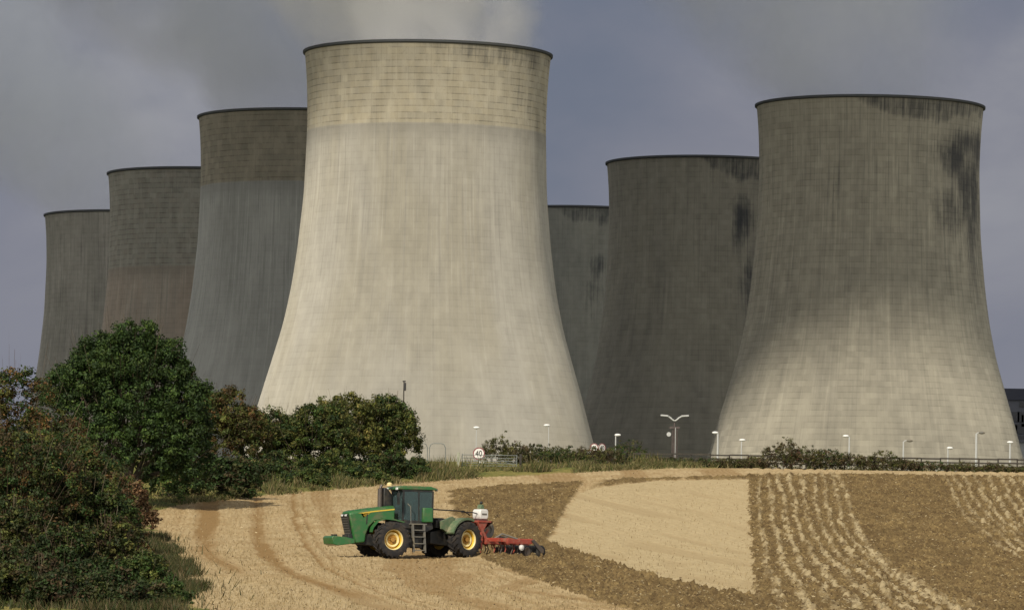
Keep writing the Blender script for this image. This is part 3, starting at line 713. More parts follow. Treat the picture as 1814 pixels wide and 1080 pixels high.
plant('hedge_bush', 150, 240, [(0, 0, 3.0, 2.0, 1.6, 1.9), (1.3, 0, 2.1, 1.5, 1.6, 1.8), (-1.3, -.4, 2.4, 1.6, 1.6, 2.0)], 560, 54, .072, BL+OL[:3]+DG[:3], 25,
      'dark green bush between the reddish corner bush and the foreground bank', 'bush', .34, (1.5, .1), sh)
plant('hedge_bush', 300, 355, [(0, 0, 1.9, 2.2, 1.4, 1.8), (2.5, .5, 1.6, 2.2, 1.4, 1.7), (4.8, .8, 1.5, 1.6, 1.4, 1.5)], 330, 40, .12, BL+DG[:2], 26,  # the tree's shade is put into its near-black leaf palette
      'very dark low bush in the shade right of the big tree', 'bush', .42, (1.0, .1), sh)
# foreground bank
for k, (px, d, s, lab, pal) in enumerate([(30, 222, 1.5, 'tall dark foreground bush at the left edge low in the picture', BL+OL[:2]),
                                          (5, 199, .95, 'dark foreground bush in the bottom left corner', BL+DG[:2]+OL[:1]),
                                          (120, 212, 1.15, 'dark foreground bush second from the bottom left corner', BL+DG[:2]+OL[:1]),
                                          (195, 218, 1.25, 'olive brown foreground bush in the middle of the lower left bank', BL+OL+BR[:1]),
                                          (205, 196, .62, 'low dark foreground shrub at the bottom of the bank', BL+DG[:2]),
                                          (258, 211, .75, 'olive foreground bush nearest the pale stubble', DG[:3]+OL[:3]),
                                          (300, 202, .45, 'low green foreground bush against the pale stubble at the bottom', DG[:3]+OL[:3]),
                                          (75, 196, .8, 'brownish low foreground shrub at the bottom edge of the bank', BL+BR[:2]),
                                          (140, 198, .7, 'dark green low foreground shrub at the bottom edge of the bank', BL+DG[:2]),
                                          (275, 197, .42, 'tiny dark foreground shrub at the lower tip of the bank', BL+OL[:1]),
                                          (30, 193, .75, 'dark foreground shrub cut by the bottom edge in the left corner', BL+OL[:2]),
                                          (105, 192, .62, 'green brown foreground shrub at the very bottom of the bank', BL+BR[:1]+DG[:1]),
                                          (170, 193, .6, 'dark foreground shrub cut by the bottom edge in the middle of the bank', BL+OL[:1]),
                                          (240, 192.5, .45, 'low dark foreground shrub cut by the bottom edge near the stubble', BL+DG[:1]),
                                          (245, 240, .7, 'small dark bush beside the left field edge', BL+RU[:1]+OL[:2])]):
    lb = [(0, 0, 1.1*s, 1.2*s, 1.1, 1.25*s), (1.1*s, 0, .7*s, .9*s, 1.0, .8*s), (-1.0*s, .2, 1.0*s, 1.0*s, 1.0, 1.0*s), (.35*s, 0, 1.9*s, .6*s, .7, .7*s), (-.7*s, -.2, 1.7*s, .5*s, .6, .55*s)]
    plant('bank_bush', px, d, lb, int(400*s), 40, .07, pal, 40+k, lab, 'bush', .24, (.8, .05), 'bushes on the foreground bank', rough=.5)
# bushes between the round tree and the gate
mid = 'bushes of the hedge between the big tree and the gate'
plant('hedge_bush', 395, 392, [(0, 0, 4.2, 2.4, 2, 2.7), (1.9, 0, 3.4, 1.6, 2, 2.2), (-1.6, 0, 4.5, 1.8, 2, 2.9)], 420, 56, .10, OL+RU+YG[1:3], 51,
      'orange tinged olive bush just right of the big tree', 'bush', .45, (2, .12), mid, rough=.42)
plant('hedge_bush', 470, 398, [(0, 0, 3.2, 2.5, 2, 2.2), (2, 0, 2.8, 1.8, 2, 2.0), (-1.8, 0, 3.4, 1.6, 2, 2.2)], 420, 56, .10, MX, 52,
      'dull olive bush in the dip of the hedge', 'bush', .45, (1.6, .12), mid, rough=.42)
plant('hedge_bush', 552, 396, [(0, 0, 3.4, 2.3, 2, 2.4), (1.8, 0, 3.2, 1.6, 2, 2.2), (-1.9, 0, 2.8, 1.6, 2, 2.0)], 430, 56, .10, OL+DG[1:]+YG[2:3], 53,
      'dark olive bush left of the yellow green one in the hedge', 'bush', .45, (1.6, .12), mid, rough=.42)
plant('hedge_bush', 618, 402, [(0, 0, 3.8, 2.3, 2, 2.7), (.9, -.5, 2.4, 1.8, 1.6, 2.0), (-1.4, 0, 4.2, 1.5, 2, 2.0)], 430, 56, .10, YG+OL[:3], 54,
      'yellow green bush behind the tractor cab', 'bush', .45, (1.8, .12), mid, rough=.42)
plant('hedge_bush', 686, 404, [(0, 0, 3.8, 2.2, 2, 2.7), (1.1, 0, 2.9, 1.6, 2, 2.4), (-1.4, 0, 3.9, 1.6, 2, 2.2), (.1, 0, 5.2, 1.1, 1.2, 1.1)], 480, 56, .10, OL+DG[2:4]+YG[1:2], 55,
      'tall olive green bush at the right end of the hedge below the pole', 'bush', .45, (2, .12), mid, rough=.42)
for k, (px, d, s, lab, pal) in enumerate([(425, 374, .9, 'dark low bramble at the foot of the hedge near the big tree', BL+DG[:3]),
                                          (478, 386, 1.25, 'dark bramble under the dull olive bush', DG+BL+OL[:2]),
                                          (540, 381, .75, 'low mid green bramble in front of the dark olive bush', DG[2:]+OL[:2]),
                                          (590, 392, 1.3, 'tall green bramble behind the front of the tractor', DG+OL[:2]),
                                          (640, 389, .85, 'bright green bramble under the yellow green bush', DG[2:]+YG[1:3]),
                                          (688, 398, 1.2, 'dark bramble at the right end of the hedge', BL+DG[1:]),
                                          (735, 402, .8, 'small olive bramble beside the narrow hoop', OL+DG[2:])]):
    plant('bramble', px, d, [(0, 0, .7*s, 1.6*s, 1.3, 1.0*s), (1.4*s, -.4, .45*s, 1.2*s, 1.2, .7*s), (-1.5*s, .3, .6*s, 1.3*s, 1.2, .95*s), (.3*s, .8, 1.5*s, .8*s, .8, .6*s)], 280, 44, .09, pal+[(.07, .085, .022)], 60+k,
          lab, 'bramble', .30, (.5, .04), 'brambles at the foot of the hedge', rough=.7)
# small shrubs along the crest
crest = [(880, 440, 1.0, 1.25, OL, 'leafy green shrub right behind the field gate'), (918, 444, .9, 1.0, BR+OL[:2], 'brownish shrub right of the gate'),
         (955, 446, 1.2, .95, OL+DG[:2], 'olive shrub beneath the thin lamp right of the gate'), (1000, 448, 1.0, .85, DG[1:]+BR[:1], 'small dark shrub below the foot of the cream tower'),
         (1040, 449, 1.0, .9, OL+BR[:2], 'low olive shrub in front of the pair of round signs'),
         (1112, 500, 1.4, 2.2, DG[1:]+OL[:2], 'round green bush right of the pair of round signs'), (1075, 450, 1.1, .8, BR+OL[:1], 'low brown shrub left of the post and rail fence'),
         (1388, 452, 1.3, 1.7, BR+OL+[(.09, .04, .03)], 'reddish brown bush at the left of the clump below the stained tower'), (1420, 454, 1.2, 1.45, OL+BR, 'brown and green bush in the clump below the stained tower'),
         (1464, 455, 1.2, 1.35, DG[1:]+BR[:2], 'green bush right of the brown clump'), (1508, 456, 1.3, 1.3, BR+OL[:2], 'twiggy brown bush beneath a leaning white lamp'),
         (1570, 456, 1.4, 1.3, OL+BR[:1], 'rounded olive bush left of the lamp with a dark arm'), (1606, 456, 1.0, .95, BR, 'low dark brown shrub below the lamp with a dark arm'),
         (1650, 456, 1.2, .75, DG[1:]+BR[:2], 'low green shrub left of the squat white lamp'), (1706, 455, 1.1, .75, OL+BR[:2], 'low olive shrub left of the tallest lamp'),
         (1764, 455, 1.1, .7, BR+OL[:2], 'low reddish shrub between the two rightmost lamps'), (1800, 455, 1.0, .6, OL+BR[:1], 'lowest shrub at the right end of the fence'),
         (1148, 451, 1.2, .8, OL+BR[:1], 'low olive shrub at the left end of the rail fence'), (1190, 450, 1.2, .7, BR+DG[1:3], 'low brown shrub below the double armed lamp'),
         (1236, 451, 1.2, .75, DG[1:]+BR[:1], 'low green shrub in front of the rail fence before the dark olive tower'), (1290, 452, 1.2, .75, OL+BR[:2], 'low mixed shrub in front of the fence between two white lamps'),
         (1336, 452, 1.2, .8, BR+OL[:2], 'low brown shrub just left of the reddish brown clump'), (975, 445, 1.3, 1.0, DG[1:]+OL[:2], 'leafy green shrub below the thin lamp'),
         (1022, 447, 1.2, 1.0, OL+DG[1:3], 'olive green shrub right of the small dark one')]
for k, (px, d, w_, h, pal, lab) in enumerate(crest):
    h *= 1.3 if k < 7 and k != 5 else (1.0 if k < 10 else .85); w_ *= 1.2
    plant('shrub', px, d, [(0, 0, h*.75, w_, 1, h*.75), (w_*.7, 0, h*.5, w_*.7, .8, h*.55), (-w_*.7, 0, h*.6, w_*.7, .8, h*.6)], int(90+70*w_*h), 26, .06, pal+[(.12, .10, .05), (.10, .085, .04), (.10, .095, .035)], 80+k, lab, 'shrub', .22,
          (h*.7, .04), 'shrubs along the crest of the field', rough=.85, inner=.15)

# ------------------------------------------------------------------ grass (stuff)
def blades(pts, h, w, lean, pal, seed):
    r = np.random.default_rng(seed); n = len(pts); p = np.asarray(pts, float)
    a = r.random(n)*2*math.pi; hh = h*(.45+.9*r.random(n)); s = np.stack([np.cos(a), np.sin(a), 0*a], 1)*(w*(.6+.8*r.random(n)))[:, None]
    t = np.stack([(r.normal(size=n))*lean, (r.normal(size=n))*lean, np.ones(n)], 1)*hh[:, None]
    V = np.stack([p-s, p+s, p+t*.6+s*.7, p+t], 1)
    V[:, 2] += 0; V = V.reshape(-1, 3)
    pal = np.asarray(pal); c = pal[r.integers(0, len(pal), n)]*(.7+.6*r.random(n))[:, None]
    return V, np.repeat(c, 4, 0)
GR = [(.085, .10, .028), (.13, .125, .04), (.20, .165, .07), (.06, .08, .02), (.26, .21, .10), (.09, .075, .035)]
def grassfields():
    r = np.random.default_rng(5)
    # verge along the crest
    px = r.uniform(-20, 1840, 46000); xs = []; 
    x0 = np.array([X(p, 440) for p in (-20, 1840)])
    x = r.uniform(-44, 50, 70000); y = margin_y(x)+r.gamma(2.0, 4.5, 70000)-1.0
    y = np.where(r.random(70000) < .25, margin_y(x)+r.uniform(-3, 8, 70000), y)
    m = (fbm(x*.5, y*.15, 0, 3, 4) > .42) & (y < 470) & (x > -40); x, y = x[m], y[m]
    tall = .3+.8*sstep(.45, .75, fbm(x*.35, y*.12, 0, 3, 9))*sstep(-12, 6, y-margin_y(x)-4)+.15*(y > 440)
    V, C = blades(np.stack([x, y, TZ(x, y)+.05], 1), 1.0, .035, .28, GR, 6)
    V = V.reshape(-1, 4, 3); base = V[:, :1]*0; b = np.stack([x, y, TZ(x, y)+.05], 1)[:, None]
    V = (b+(V-b)*np.stack([np.ones_like(tall)*1.0, np.ones_like(tall), tall], 1)[:, None]).reshape(-1, 3)
    me = npmesh('verge_grass', V, np.arange(len(V)).reshape(-1, 4)); vcol(me, 'tint', C)
    tag(link('verge_grass', me, MAT['leaf']), 'tall dry and green grass along the field margin and crest', 'grass', kind='stuff')
    # foreground bank on the left
    n = 60000; y = r.uniform(188, 300, n); x = ledge_x(y)-r.gamma(1.6, 2.6, n)+.4-(fbm(0*y, y*.09, 0, 3, 88)-.5)*3.0+np.where(r.random(n) < .06, r.gamma(1.3, .5, n), 0)
    ok = (x > -.125*y); x, y = x[ok], y[ok]
    V, C = blades(np.stack([x, y, TZ(x, y)], 1), .45, .025, .4, [(.04, .052, .015), (.06, .065, .02), (.09, .075, .03), (.03, .042, .012), (.12, .09, .045)], 8)
    me = npmesh('bank_grass', V, np.arange(len(V)).reshape(-1, 4)); vcol(me, 'tint', C)
    tag(link('bank_grass', me, MAT['leaf']), 'rough grass on the dark bank beside the left field edge', 'grass', kind='stuff')
grassfields()

# ------------------------------------------------------------------ roadside furniture on the crest
def base_z(px, d): return GP(px, d)
def lamp(px, ytop, d, label, arm=0, head='white', r=.09, thick=1.0):
    g = GP(px, d); h = P(px, ytop, d).z-g.z
    o = empty('street_lamp', g); tag(o, label, 'street lamp', 'street lamps beyond the crest')
    MB().cyl((0, 0, 0), (0, 0, 1.2), r*1.5, r*1.5).cyl((0, 0, 1.2), (0, 0, h-.1), r*1.1*thick, r*.8*thick).build('column', MAT['lampgrey'], o)
    hm = MAT['lampwhite'] if head == 'white' else MAT['grey']
    if arm:
        MB().tube([(0, 0, h-.15), (arm*.25, 0, h), (arm*.7, 0, h+.02)], .05).build('arm', MAT['lampgrey'], o)
    cx = arm*.85
    MB().sphere((cx, 0, h), .36, 10, (1, .55, .42)).build('lantern', hm, o)
    return o
D0 = 560
lamp(843, 757, D0, 'faint white lamp above the round sign by the gate', 0, r=.05)
lamp(971, 753, D0, 'thin lamp against the right side of the cream tower', -.25, r=.05)
lamp(1090, 770, D0, 'white lamp beside the round green bush', .25, r=.08)
lamp(1271, 766, D0, 'white lamp at the left foot of the stained tower', -.35, r=.12)
lamp(1313, 779, D0, 'short white lamp second from the left at the foot of the stained tower', .1, r=.08)
lamp(1504, 772, D0, 'white lamp leaning left above the twiggy brown bush', -.45, r=.10)
lamp(1600, 780, D0, 'grey lamp with a dark arm pointing right', .8, 'dark', r=.10)
lamp(1679, 793, D0, 'squat lamp with a wide bright head', .25, r=.09)
lamp(1729, 766, D0, 'tallest lamp with a short dark arm near the right edge', .7, 'dark', r=.14)
lamp(1789, 783, D0, 'rightmost lamp with a small white head', .0, r=.12)
MAT['duskypost'] = plain('dull brown grey post', (.06, .045, .042), .7, dirt=.4, dcol=(.12, .10, .09))
def double_lamp():
    d = 555; px = 1194; g = GP(px, d); o = empty('double_lamp', g); tag(o, 'double armed pale lamp on a dark maroon post beside a small white disc', 'street lamp')
    zz = lambda y: P(px, y, d).z-g.z
    MB().cyl((0, 0, 0), (0, 0, zz(748)), .13, .10).build('column', MAT['duskypost'], o)
    MB().cyl((.28, 0, 0), (.28, 0, zz(758)), .07, .07).cyl((-.22, 0, 0), (-.22, 0, zz(762)), .09, .07).box((0, 0, zz(757)), (1.1, .2, .22)).build('bracing', MAT['duskypost'], o)
    MB().cyl((.1, -.2, 0), (.1, -.2, zz(757)), .035).build('cable_duct', MAT['lampgrey'], o)
    s = 16.2; w = 24/s
    for sg in (-1, 1):
        MB().tube([(0, 0, zz(745)), (sg*.25, 0, zz(743)), (sg*.5, 0, zz(739)), (sg*.85, 0, zz(737))], .10).box((sg*1.12, 0, zz(736)), (.85, .4, .17), ry=-sg*.07).build('arm', MAT['lampgrey'], o, .03)
    MB().sphere((0, 0, zz(741)), .16, 8).build('camera_dome', MAT['black'], o)
    MB().cyl((-.62, -.25, zz(769)), (-.62, -.18, zz(769)), .24, .24, n=20).build('white_disc', MAT['lampgrey'], o)
double_lamp()
def pole():
    d = 470; g = GP(713, d); o = empty('wooden_pole', g); tag(o, 'thin dark pole with a dark lamp at its top rising behind the hedge', 'pole')
    h = P(713, 674, d).z-g.z
    MB().cyl((0, 0, 0), (0, 0, h), .085, .05, n=8).build('shaft', MAT['wood'], o)
    MB().box((.1, 0, h-.55), (.22, .2, .75)).box((.02, 0, h-.05), (.3, .12, .12)).build('lamp_box', MAT['black'], o, .03)
pole()

def textmesh(txt, size, mat, name, parent, loc, rot, ext=.01):
    cu = bpy.data.curves.new(name, 'FONT'); cu.body = txt; cu.size = size; cu.extrude = ext; cu.align_x = 'CENTER'; cu.align_y = 'CENTER'
    t = bpy.data.objects.new(name, cu); col.objects.link(t); bpy.context.view_layer.update()
    me = bpy.data.meshes.new_from_object(t.evaluated_get(bpy.context.evaluated_depsgraph_get())); bpy.data.objects.remove(t)
    me.materials.clear(); me.transform(Matrix.Scale(1.15, 4, (0, 1, 0)) @ Matrix.Identity(4))
    o = link(name, me, mat, parent, loc); o.rotation_euler = rot; return o
def round_sign(px, py, d, rad, label, rz, plate=False, txt='40'):
    g = GP(px, d); o = empty('speed_sign', g, rz); tag(o, label, 'road sign', None if plate else 'round speed signs beyond the crest')
    z = P(px, py, d).z-g.z
    MB().cyl((0, .05, 0), (0, .05, z+rad), .045, n=8).build('post', MAT['lampgrey'], o)
    f = MB().cyl((0, 0, z), (0, .03, z), rad, n=32).build('sign_plate', MAT['white'], o)
    M = Matrix.Translation((0, -.012, z))
    MB().lathe([(rad*.84, -.008), (rad*.995, -.008), (rad*.995, .01), (rad*.84, .01)], 40, M, True).build('ring', MAT['signred'], f)
    textmesh(txt, rad*1.15, MAT['signblack'], 'number', f, (0, -.02, z), (R(90), 0, 0))
    if plate: MB().box((.25, 0, z-rad-.18), (.55, .03, .26)).build('lower_plate', MAT['white'], o)
    return o
round_sign(848, 803, 436, .54, 'round 40 speed sign with a small white plate, above the field gate', R(-18), True)
a = round_sign(1052, 793, 540, .50, 'left one of the pair of round red ringed signs beyond the crest', R(-28))
b = round_sign(1066, 793, 540, .50, 'right one of the pair of round red ringed signs beyond the crest', R(38))
def gate():
    d = 428; p0 = GP(818, d); p1 = GP(916, d); L = (p1-p0).length
    o = empty('field_gate', p0); o.rotation_euler = (0, 0, math.atan2(p1.y-p0.y, p1.x-p0.x)); tag(o, 'grey barred metal field gate below the round sign', 'gate')
    for z in (.22, .42, .62, .86, 1.12): MB().cyl((.05, 0, z), (L-.05, 0, z), .028, n=8).build('rail', MAT['gatesteel'], o)
    for x in (.03, L-.03): MB().cyl((x, 0, .12), (x, 0, 1.2), .035, n=8).build('end_bar', MAT['gatesteel'], o)
    MB().cyl((.05, 0, .2), (L*.5, 0, 1.12), .02, n=6).cyl((L*.5, 0, 1.12), (L-.05, 0, .2), .02, n=6).build('brace', MAT['gatesteel'], o)
    g = GP(812, 427); q = MB().box((0, 0, .62), (.24, .22, 1.45), taper=.92).build('gate_post', MAT['palewood'], None, .02, g)
    tag(q, 'pale square wooden post at the left end of the field gate', 'post')
    g = GP(922, 429); q = MB().box((0, 0, .55), (.2, .2, 1.3), taper=.92).build('gate_post', MAT['wood'], None, .02, g)
    tag(q, 'dark wooden post at the right end of the field gate', 'post')
    for k, (pa, pb, lab) in enumerate(((760, 789, 'curved metal hoop barrier right of the hedge, the wide one'), (743, 757, 'narrow curved metal hoop beside the right end of the hedge'))):
        a_ = GP(pa, 430); b_ = GP(pb, 430); w_ = b_.x-a_.x; h = 2.0
        o = MB().tube([(0, 0, 0), (.02, 0, h-.35), (.15, 0, h-.08), (.35, 0, h), (w_-.35, 0, h), (w_-.15, 0, h-.08), (w_-.02, 0, h-.35), (w_, 0, 0)], .035).build('hoop_barrier', MAT['gatesteel'], None, 0, a_)
        tag(o, lab, 'barrier', 'hoop barriers by the hedge')
gate()
def fence():
    d = 458; pts = [GP(px, d) for px in np.arange(1122, 1840, 34)]
    o = empty('rail_fence', pts[0]); tag(o, 'dark post and rail fence along the crest under the right hand towers', 'fence')
    rd = random.Random(3); H = 1.35
    for i, p in enumerate(pts):
        q = p-pts[0]; MB().box((q.x, q.y, q.z+H/2-.1), (.13, .12, H+rd.uniform(0, .15)), taper=.9).build('fence_post', MAT['wood'], o)
    for k, z in enumerate((.5, .85, 1.2)):
        mb = MB()
        for a_, b_ in zip(pts[:-1], pts[1:]):
            a2 = a_-pts[0]; b2 = b_-pts[0]
            M = Matrix.Translation((a2+b2)/2+Vector((0, -.09, z+rd.uniform(-.03, .03))))
            mb.box((0, 0, 0), ((b2-a2).length-.01, .04, .14), M)
        mb.build('rail', MAT['wood'], o)
fence()

# ------------------------------------------------------------------ tractor
def wheel_parts(parent, c, r, w, side, rz=0, tyre='rubber'):
    """wheel on the local Y axis; side = +1 outside towards +Y"""
    hub = MB()
    M = Matrix.Translation(c)
    S = Matrix.Scale(side, 4, (0, 1, 0))
    hub.lathe([(.001, w*.12), (.10, w*.12), (.12, w*.30), (.001, w*.30)][::1], 20, M @ S)
    hub.lathe([(.12, w*.10), (.25, w*.14), (.27, w*.06), (.12, w*.02)], 24, M @ S, True)
    for k in range(8):
        t = k*math.pi/4; hub.cyl((c[0]+.19*math.cos(t), c[1]+side*w*.12, c[2]+.19*math.sin(t)), (c[0]+.19*math.cos(t), c[1]+side*w*.18, c[2]+.19*math.sin(t)), .02, n=6)
    h = hub.build('wheel', MAT['amber'], parent)
    rim = MB()
    rr = r*.56
    rim.lathe([(.26, w*.10), (.33, w*.16), (.40, w*.20), (.45, w*.05), (rr*.84, -w*.02), (rr*.9, w*.25), (rr*.97, w*.40), (rr, w*.36), (rr*.98, -w*.36), (.26, -.02)], 40, M @ S, True)
    rim.build('rim', MAT['yellow'], h)
    ring = MB(); ring.lathe([(rr*.90, w*.34), (rr*.985, w*.43), (rr*1.04, w*.40), (rr*.95, w*.30)], 40, M @ S, True)
    ring.lathe([(.29, w*.17), (.37, w*.225), (.40, w*.20), (.32, w*.13)], 32, M @ S, True); ring.build('rim_lip', MAT['cream'], h)
    ty = MB()
    ty.lathe([(rr, -w*.40), (rr*1.08, -w*.5), (r*.80, -w*.53), (r*.925, -w*.47), (r*.945, -w*.2), (r*.95, 0), (r*.945, w*.2), (r*.925, w*.47), (r*.80, w*.53), (rr*1.08, w*.5), (rr, w*.40)], 64, M @ S, True)
    nl = 20
    for k in range(nl):
        for sg in (-1, 1):
            t0 = 2*math.pi*(k+(.5 if sg > 0 else 0))/nl
            vs = []
            for (f, y) in ((0, .02), (1, .5)):
                t = t0+f*.26
                for dt in (-.048, .048):
                    for rad in (r*.93, r*1.0 if f == 0 else r*.985):
                        vs.append((rad*math.cos(t+dt), sg*w*y, rad*math.sin(t+dt)))
            ty.add(vs, [(0, 1, 3, 2), (4, 6, 7, 5), (0, 4, 5, 1), (2, 3, 7, 6), (1, 5, 7, 3), (0, 2, 6, 4)], False, M @ S)
            vs2 = []                             # shoulder of the lug down the sidewall
            t = t0+.26
            for dt in (-.045, .045):
                for (rad, y) in ((r*.985, .5), (r*.985, .45), (r*.86, .54), (r*.86, .48)):
                    vs2.append((rad*math.cos(t+dt), sg*w*y, rad*math.sin(t+dt)))
            ty.add(vs2, [(0, 2, 3, 1), (4, 5, 7, 6), (0, 4, 6, 2), (1, 3, 7, 5), (0, 1, 5, 4), (2, 6, 7, 3)], False, M @ S)
    ty.build('tyre', MAT[tyre], h)
    return h

def tractor():
    yawF, yawR = R(26), R(45)
    d = 272.0
    fx = P(677, 960, d+.2).x
    F0 = Vector((fx, d+1.0, 0)); F0.z = tz(F0.x, F0.y)
    hd = lambda y: Vector((-math.cos(y), -math.sin(y), 0))
    J = F0-hd(yawF)*2.1; R0 = J-hd(yawR)*2.4
    slope = R(2.2)
    root = empty('tractor', F0, 0)
    root.rotation_euler = (0, 0, math.pi+yawF)
    tag(root, 'large green articulated tractor with yellow wheel rims working on the stubble', 'tractor')
    # rear half is expressed in the same frame by one matrix
    dz = tz(R0.x, R0.y)-F0.z
    MR = Matrix.Translation((-2.1, 0, 0)) @ Matrix.Rotation(yawR-yawF, 4, 'Z') @ Matrix.Translation((-2.4, 0, dz-.0))
    G_, B_, K_ = MAT['green'], MAT['black'], MAT['grey']
    for s in (1, -1): wheel_parts(root, (0, s*1.13, .95), .975, .74, s)
    # rear wheels: built in the rear frame through an empty-free matrix
    for s in (1, -1):
        h = wheel_parts(root, (0, s*1.13, .95), .975, .74, s)
        h.matrix_local = MR
    # chassis
    MB().prism([(2.2, .75), (2.2, 1.2), (.5, 1.25), (-2.0, 1.35), (-2.0, .6), (.6, .6)], -.42, .42).box((0, 0, .95), (.5, 1.7, .42)).box((-1.95, 0, 1.0), (.5, .5, .9)).build('front_chassis', B_, root, .02)
    MB().prism([(1.9, .7), (1.9, 1.3), (.5, 1.6), (-1.1, 1.55), (-1.2, .8), (.4, .6)], -.45, .45, MR).box((0, 0, .95), (.55, 1.7, .45), MR).box((.9, 0, 1.75), (1.5, 1.2, .4), MR).build('rear_chassis', B_, root, .02)
    MB().cyl((-2.1, 0, .55), (-2.1, 0, 1.5), .2, n=14).build('articulation_joint', K_, root)
    # hood
    top = [(2.22, 2.33), (1.9, 2.42), (.8, 2.58), (-.45, 2.72)]
    side = top+[(-.45, 1.95), (-.3, 2.0), (.25, 2.03), (.72, 1.92), (1.05, 1.62), (1.22, 1.2), (1.28, .78), (1.88, .72)]
    n = len(side)
    mb = MB(); hw = .56
    vs = []
    for y, k in ((-hw, 1), (-hw*.72, 0), (hw*.72, 0), (hw, 1)):
        for (x, z) in side:
            zz = z
            if k == 0 and z > 2.3: zz = z+.07
            if k == 1 and z > 2.3: zz = z-.05
            vs.append((x, y*(.94 if x > 2 else 1), zz))
    fs = []
    for q in range(3):
        for i in range(n):
            fs.append([q*n+i, q*n+(i+1) % n, (q+1)*n+(i+1) % n, (q+1)*n+i])
    fs += [list(range(n))[::-1], [3*n+i for i in range(n)]]
    mb.add(vs, fs)
    hood = mb.build('hood', G_, root, .07)
    MB().prism([(2.25, 2.28), (1.93, .86), (1.97, .84), (2.32, 2.2)], -.40, .40).build('grille', MAT['black'], root)
    g2 = MB()
    for k in range(9):
        f = k/8; g2.box((2.0+.27*f, 0, 1.0+1.05*f), (.03, .74, .025))
    g2.build('grille_bars', K_, root)
    for s in (1, -1): MB().box((2.28, s*.24, 2.2), (.10, .26, .11), ry=.15).build('headlight', MAT['lampwhite'], root, .03)
    for s in (1, -1):
        MB().prism([(1.75, 2.33), (.8, 2.48), (-.42, 2.62), (-.42, 2.56), (.8, 2.42), (1.55, 2.31), (1.40, 2.10), (1.36, 2.15), (1.48, 2.34)], s*.562, s*.572).build('yellow_stripe', MAT['yellow'], root)
        MB().prism([(1.15, 2.3), (1.18, 1.75), (1.25, 1.75), (1.22, 2.3)], s*.561, s*.569).build('panel_gap', B_, root)
        # inner fender over the front wheel
        MB().prism([(1.05, 1.35), (.98, 1.62), (.68, 1.96), (.2, 2.10), (-.35, 2.06), (-.9, 1.95), (-.9, 1.88), (-.3, 2.0), (.2, 2.04), (.62, 1.9), (.9, 1.58), (.98, 1.33)], s*.56, s*.82).build('front_fender', G_, root)
    # front weight carrier
    MB().prism([(1.9, .72), (1.9, .95), (2.5, 1.05), (3.15, 1.1), (3.25, 1.0), (3.18, .66), (2.9, .58)], -.62, .62).build('front_weight', G_, root, .03)
    MB().box((2.85, .2, 1.13), (.14, .08, .12)).box((2.85, -.2, 1.13), (.14, .08, .12)).build('weight_pins', B_, root)
    # cab
    cw = .74; X0, X1 = -.80, -2.55
    MB().prism([(-.45, 1.35), (-.45, 2.0), (-.85, 2.05), (X1, 1.98), (X1-.1, 1.6), (-2.1, 1.35)], -cw, cw).build('cab_floor', B_, root, .02)
    roof = MB().prism([(X0+.30, 3.66), (X0+.26, 3.80), (X0-.1, 3.87), (X1+.1, 3.86), (X1-.25, 3.76), (X1-.25, 3.66)], -cw-.06, cw+.06).build('roof', MAT['green'], root, .04)
    MB().box(((X0+X1)/2, 0, 3.62), (1.8, 1.5, .08)).build('roof_lining', B_, roof)
    for s in (1, -1):
        for k, (xa, xb, wd) in enumerate(((X0, X0-.02, .09), (-1.75, -1.72, .07), (X1+.02, X1+.0, .10))):
            MB().prism([(xa-wd, 1.95), (xa, 1.95), (xb, 3.62), (xb-wd, 3.62)], s*(cw-.05), s*cw).build('pillar', B_, root)
        MB().prism([(X0-.09, 2.0), (X0-.11, 3.60), (-1.73, 3.60), (-1.75, 2.0)], s*(cw-.03), s*(cw-.015)).build('door_glass' if s > 0 else 'side_glass', MAT['glass'], root)
        MB().prism([(-1.84, 2.0), (-1.81, 3.60), (X1+.0, 3.60), (X1+.0, 2.0)], s*(cw-.03), s*(cw-.015)).build('rear_side_glass', MAT['glass'], root)
    MB().box((X0-.03, 0, 2.8), (.015, 1.38, 1.6)).build('windscreen', MAT['glass'], root)
    MB().box((X1+.03, 0, 2.95), (.015, 1.36, 1.25)).build('rear_window', MAT['glass'], root)
    seat = MB().box((-1.65, 0, 2.35), (.5, .5, .15)).box((-1.9, 0, 2.75), (.14, .48, .75)).box((-1.65, 0, 2.15), (.35, .35, .3)).build('seat', B_, root, .03)
    MB().cyl((-.8, 0, 2.0), (-1.0, 0, 2.55), .05).build('steering_column', B_, root)
    MB().box((-1.35, -.45, 2.45), (.6, .18, .5)).build('console', B_, root, .03)
    MB().box((-2.25, .80, 2.32), (.6, .24, .78), taper=.96).build('side_tank', MAT['green'], root, .05)
    MB().box((-1.2, .86, 1.72), (1.4, .10, .28)).build('cab_step_panel', B_, root, .02)
    # ladder
    lad = MB()
    for x in (-1.28, -1.95): lad.box((x, 1.12, 1.05), (.10, .14, 1.5), ry=.06)
    lad.build('ladder_rails', K_, root)
    for k in range(4): MB().box((-1.62, 1.12, .42+.36*k), (.62, .24, .05)).build('ladder_step', K_, root)
    MB().box((-1.6, .95, 1.82), (.95, .4, .06)).build('platform', K_, root)
    MB().tube([(-1.15, 1.1, 1.8), (-1.12, 1.1, 2.75), (-1.0, .95, 2.9)], .022).build('handrail', K_, root)
    # exhaust, air cleaner, mirrors on the far side
    MB().cyl((-.12, -.70, 2.55), (-.12, -.70, 3.72), .13, n=16).cyl((-.12, -.70, 3.72), (-.22, -.70, 3.92), .07, n=12).build('exhaust', MAT['steel'], root)
    MB().prism([(-.28, 2.6), (-.24, 3.78), (-.45, 3.74), (-.72, 3.4), (-.76, 2.6)], -.80, -.45).build('air_cleaner', B_, root, .04)
    MB().box((-.38, 1.12, 3.15), (.07, .24, .62)).build('mirror', B_, root, .02)
